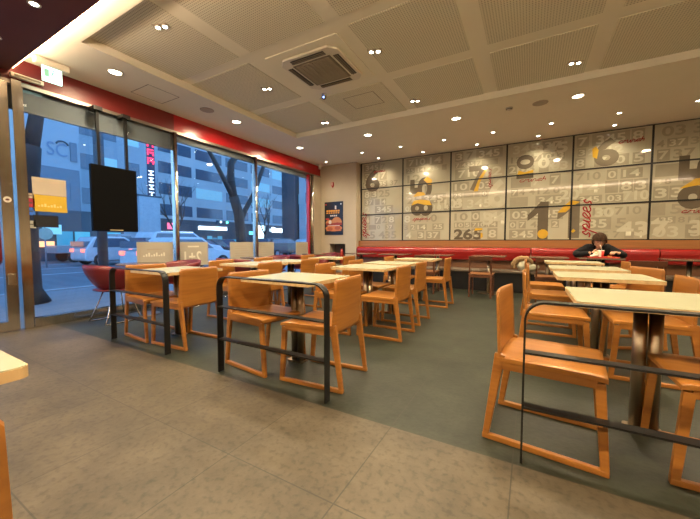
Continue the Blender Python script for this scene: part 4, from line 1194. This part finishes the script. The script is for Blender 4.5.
glow(41, 56, .2, .7, (.05, .18, .8), .7, 'lit_shopfront'); glow(48.4, 58.5, 3.3, 3.9, (.75, .92, 1), 1.2, 'light_tube')
glow(57, 66, .5, 2.4, (.30, .32, .28), .5, 'lit_shopfront')
b = MB()
for q in range(8): b.box(.1, .22, 49-c+q*1.15, 49.85-c+q*1.15, 3.2, 4.0 if q % 3 else 4.2)
b.build('glowing_letters', emis('bright letters', (.85, .95, 1), 5), t)
t = building('lit_shop', 'brightly lit low shopfront with small square signs behind the first window', -26.6, 3, 12.6, 3.3, w_dark, 2.5)
c = 7.8
glow(3.2, 8.5, .9, 1.25, (1, .42, .16), 2.2, 'orange_light_streak'); glow(8.6, 12.4, .7, 1.9, (.08, .38, .45), .7, 'lit_shopfront')
glow(9.0, 12.4, .55, .7, (.5, .9, .95), 1.3, 'light_tube'); glow(10.9, 11.15, 2.2, 3.1, (.7, .95, 1), 5); glow(11.7, 12.6, 2.4, 2.6, (.8, .95, 1), 2.4)
for k, (y, z, w) in enumerate(((6.3, 1.6, .5), (8.0, 1.7, .9))): glow(y, y+w, z, z+.62, (.22, .52, .58), .9, 'square_sign')
# street furniture
t = thing('street_post', 'dark street post behind the hanging display', 'post', (-8.6, 3.62, GZ+.08))
MB().tube([(0, 0, 0), (0, 0, 5.5)], .10, 12).build('pole', w_dark, t); MB().tube([(0, 0, 0), (0, 0, .3)], .14, 12).build('base', w_dark, t)
t = thing('round_street_sign', 'round pale street sign on a thin post behind the first window', 'sign', (-20, 6.1, GZ))
MB().tube([(0, 0, 0), (0, 0, 1.9)], .035, 8).build('post', w_grey, t)
MB().prism([(.28*math.cos(k*.35), 1.6+.28*math.sin(k*.35)) for k in range(18)], 'x', .04, .07).build('disc', mat('pale sign disc', (.35, .42, .35), .5), t)
t = thing('advertising_panel', 'pale grey upright advertising panel left of the first chrome post', 'panel', (-20, 10.9, GZ))
MB().box(-.1, .1, -.6, .6, .9, 3.9).build('panel', mat('pale grey panel', (.34, .38, .42), .6), t); MB().box(-.08, .08, -.1, .1, 0, .9).build('foot', w_dark, t)
MB().box(-.12, .12, -.68, .68, 3.9, 4.0).build('cap', w_dark, t)
t = thing('traffic_light', 'green traffic light on a dark arm between two window bays', 'traffic light', (-28, 22.8, GZ))
MB().tube([(0, 1.6, 0), (0, 1.6, 3.2), (0, 1.4, 3.3), (0, -.8, 3.3)], .05, 8).build('arm', w_dark, t)
MB().box(-.1, .12, -.9, .5, 3.12, 3.42).build('housing', w_dark, t)
MB().prism([(.28+.12*math.cos(k*.6), 3.27+.12*math.sin(k*.6)) for k in range(10)], 'x', .125, .14).build('green_light', emis('green signal', (.1, 1, .6), 8), t)
MB().prism([(-.5+.12*math.cos(k*.6), 3.27+.12*math.sin(k*.6)) for k in range(10)], 'x', .125, .14).build('side_lamp', emis('pale signal', (.8, 1, .8), 3), t)

# cars, side profile in (y, z), nose towards +Y
def car(name, label, x, y, L, H, paint, rz=0, kind='hatch', lights=(True, True)):
    t = thing(name, label, 'car', (x, y, GZ+.001), rz, 'cars in the street'); W = .86
    h = L/2
    P = {'hatch': [(-h, .35), (-h+.02, .80), (-h+.12, .98), (-h+.42, H-.03), (-h+.8, H), (-h+L*.52, H-.02), (h-L*.26, .98), (h-.3, .82), (h-.02, .62), (h, .32), (h-.1, .24), (-h+.1, .24)],
         'suv': [(-h, .40), (-h+.02, 1.0), (-h+.14, 1.15), (-h+.42, H-.03), (-h+.9, H), (-h+L*.56, H-.03), (h-L*.25, 1.12), (h-.3, 1.0), (h-.02, .75), (h, .38), (h-.1, .30), (-h+.1, .30)],
         'sedan': [(-h, .38), (-h+.02, .86), (-h+.7, .95), (-h+1.25, H-.03), (-h+1.7, H), (-h+L*.58, H-.02), (h-L*.27, .92), (h-.3, .80), (h-.02, .62), (h, .32), (h-.1, .24), (-h+.1, .24)]}[kind]
    MB().prism(P, 'x', -W, W).build('body', paint, t, bevel=.06)
    belt = .94 if kind != 'suv' else 1.12
    top = H-.10
    if kind == 'hatch': G = [(-h+.32, belt), (-h+.50, top), (-h+L*.50, top), (h-L*.29, belt)]
    elif kind == 'suv': G = [(-h+.30, belt), (-h+.50, top), (-h+L*.54, top), (h-L*.28, belt)]
    else: G = [(-h+.95, belt-.01), (-h+1.35, top), (-h+L*.56, top), (h-L*.30, belt)]
    MB().prism(G, 'x', -W-.012, W+.012).build('side_windows', w_win, t)
    MB().box(-W+.12, W-.12, -h-.0, -h+.30, belt+.04, belt+.30).build('rear_window', w_win, t)
    for sy in (-1, 1):
        for sx in (-1, 1):
            w = MB().prism([(sy*L*.31+.31*math.cos(k*.3491), .31+.31*math.sin(k*.3491)) for k in range(18)], 'x', sx*W-.10*sx, sx*(W+.02)).build('wheel', mat('tyre rubber', (.015, .015, .017), .8), t)
            MB().prism([(sy*L*.31+.19*math.cos(k*.5236), .31+.19*math.sin(k*.5236)) for k in range(12)], 'x', sx*(W+.021), sx*(W+.035)).build('hub', mat('alloy hub', (.25, .26, .28), .4, metal=.6), w)
    if lights[0]:
        for sx in (-1, 1): MB().box(sx*.62-.16, sx*.62+.16, -h-.03, -h+.05, .70, .86).build('tail_lamp', emis('tail lamp red', (1, .18, .12), 2.5), t)
    if lights[1]:
        for sx in (-1, 1): MB().box(sx*.6-.17, sx*.6+.17, h-.12, h+.0, .56, .72).build('headlamp', emis('headlamp white', (1, .95, .85), 4), t)
    return t
p_white = mat('white car paint', (.55, .57, .60), .25, coat=.5); p_black = mat('black car paint', (.015, .016, .02), .2, coat=.5); p_blue = mat('dark blue car paint', (.03, .04, .08), .25, coat=.5); p_silver = mat('silver car paint', (.30, .31, .34), .3, coat=.5)
car('small_hatchback', 'small white hatchback between the window notice and the leftmost shell chair', -20, 9.05, 3.5, 1.5, p_white, 0, 'hatch')
car('suv', 'white tall car roof behind the boards at the first chrome post', -17.0, 10.9, 4.5, 1.75, p_white, 0, 'suv')
car('sedan', 'white car low in front of the tall white car', -13.2, 8.6, 4.3, 1.42, p_white, 0, 'sedan')
car('sedan', 'dark car stopped between the 2+1 board and the next pale board', -22, 16.7, 4.4, 1.45, p_black, R(-62), 'sedan')
car('sedan', 'dark blue car with glowing lamps left of the big tree', -24.5, 20.0, 4.4, 1.45, p_blue, R(-75), 'sedan')
car('van', 'black tall car with sloping nose in the third window bay', -18, 20.3, 4.6, 1.52, p_black, 0, 'suv')
car('sedan', 'silver car at the left behind the hanging display', -16.5, 6.1+3.2, 4.2, 1.42, p_silver, 0, 'sedan') if 0 else None
car('hatchback', 'white car with lit headlamps in the last window bay', -20, 26.0, 4.0, 1.5, p_silver, R(180), 'hatch')
t = thing('pickup_truck', 'pale truck bed and cab behind the leftmost shell chair', 'truck', (-24.5, 9.6, GZ))
MB().box(-.9, .9, -1.9, 1.2, .55, 1.0).build('cargo_bed', p_silver, t, bevel=.03); MB().prism([(1.2, .4), (1.2, 1.75), (2.1, 1.75), (2.6, 1.0), (2.65, .4)], 'x', -.85, .85).build('cab', p_silver, t, bevel=.05)
MB().prism([(1.45, 1.08), (1.45, 1.6), (2.02, 1.6), (2.35, 1.08)], 'x', -.87, .87).build('side_windows', w_win, t)
for sy in (-1.1, 1.9):
    for sx in (-1, 1): MB().prism([(sy+.34*math.cos(k*.3491), .34+.34*math.sin(k*.3491)) for k in range(18)], 'x', sx*.75, sx*.88).build('wheel', MATS['tyre rubber'], t)

# ------------------------------------------------------------ sky, camera, output
w = bpy.data.worlds.new('dusk'); SC.world = w; w.use_nodes = True
nt = w.node_tree; bg = nt.nodes['Background']
tc = nt.nodes.new('ShaderNodeTexCoord'); sx = nt.nodes.new('ShaderNodeSeparateXYZ'); nt.links.new(tc.outputs['Generated'], sx.inputs[0])
cr = nt.nodes.new('ShaderNodeValToRGB'); nt.links.new(sx.outputs[2], cr.inputs[0])
cr.color_ramp.elements[0].position = 0; cr.color_ramp.elements[0].color = (.24, .52, .92, 1)
cr.color_ramp.elements[1].position = .6; cr.color_ramp.elements[1].color = (.13, .36, .80, 1)
nt.links.new(cr.outputs[0], bg.inputs[0]); bg.inputs[1].default_value = 3.9

cam = bpy.data.cameras.new('camera'); cam.sensor_fit = 'HORIZONTAL'; cam.sensor_width = 36; cam.lens = 36*319/700
cam.clip_start = .02; cam.clip_end = 400
co = bpy.data.objects.new('camera', cam); COL.objects.link(co)
co.location = (0, 0, 1.05); co.rotation_euler = (R(90-3.14), 0, R(29.4)); SC.camera = co
SC.view_settings.view_transform = 'Standard'; SC.view_settings.look = 'None'; SC.view_settings.gamma = 1
SC.view_settings.use_curve_mapping = False; SC.view_settings.exposure = -.18
SC.cycles.use_denoising = True
SC.cycles.max_bounces = 8; SC.cycles.diffuse_bounces = 4; SC.cycles.glossy_bounces = 4; SC.cycles.transparent_max_bounces = 12
SC.cycles.sample_clamp_indirect = 6
SC.cycles.blur_glossy = .5
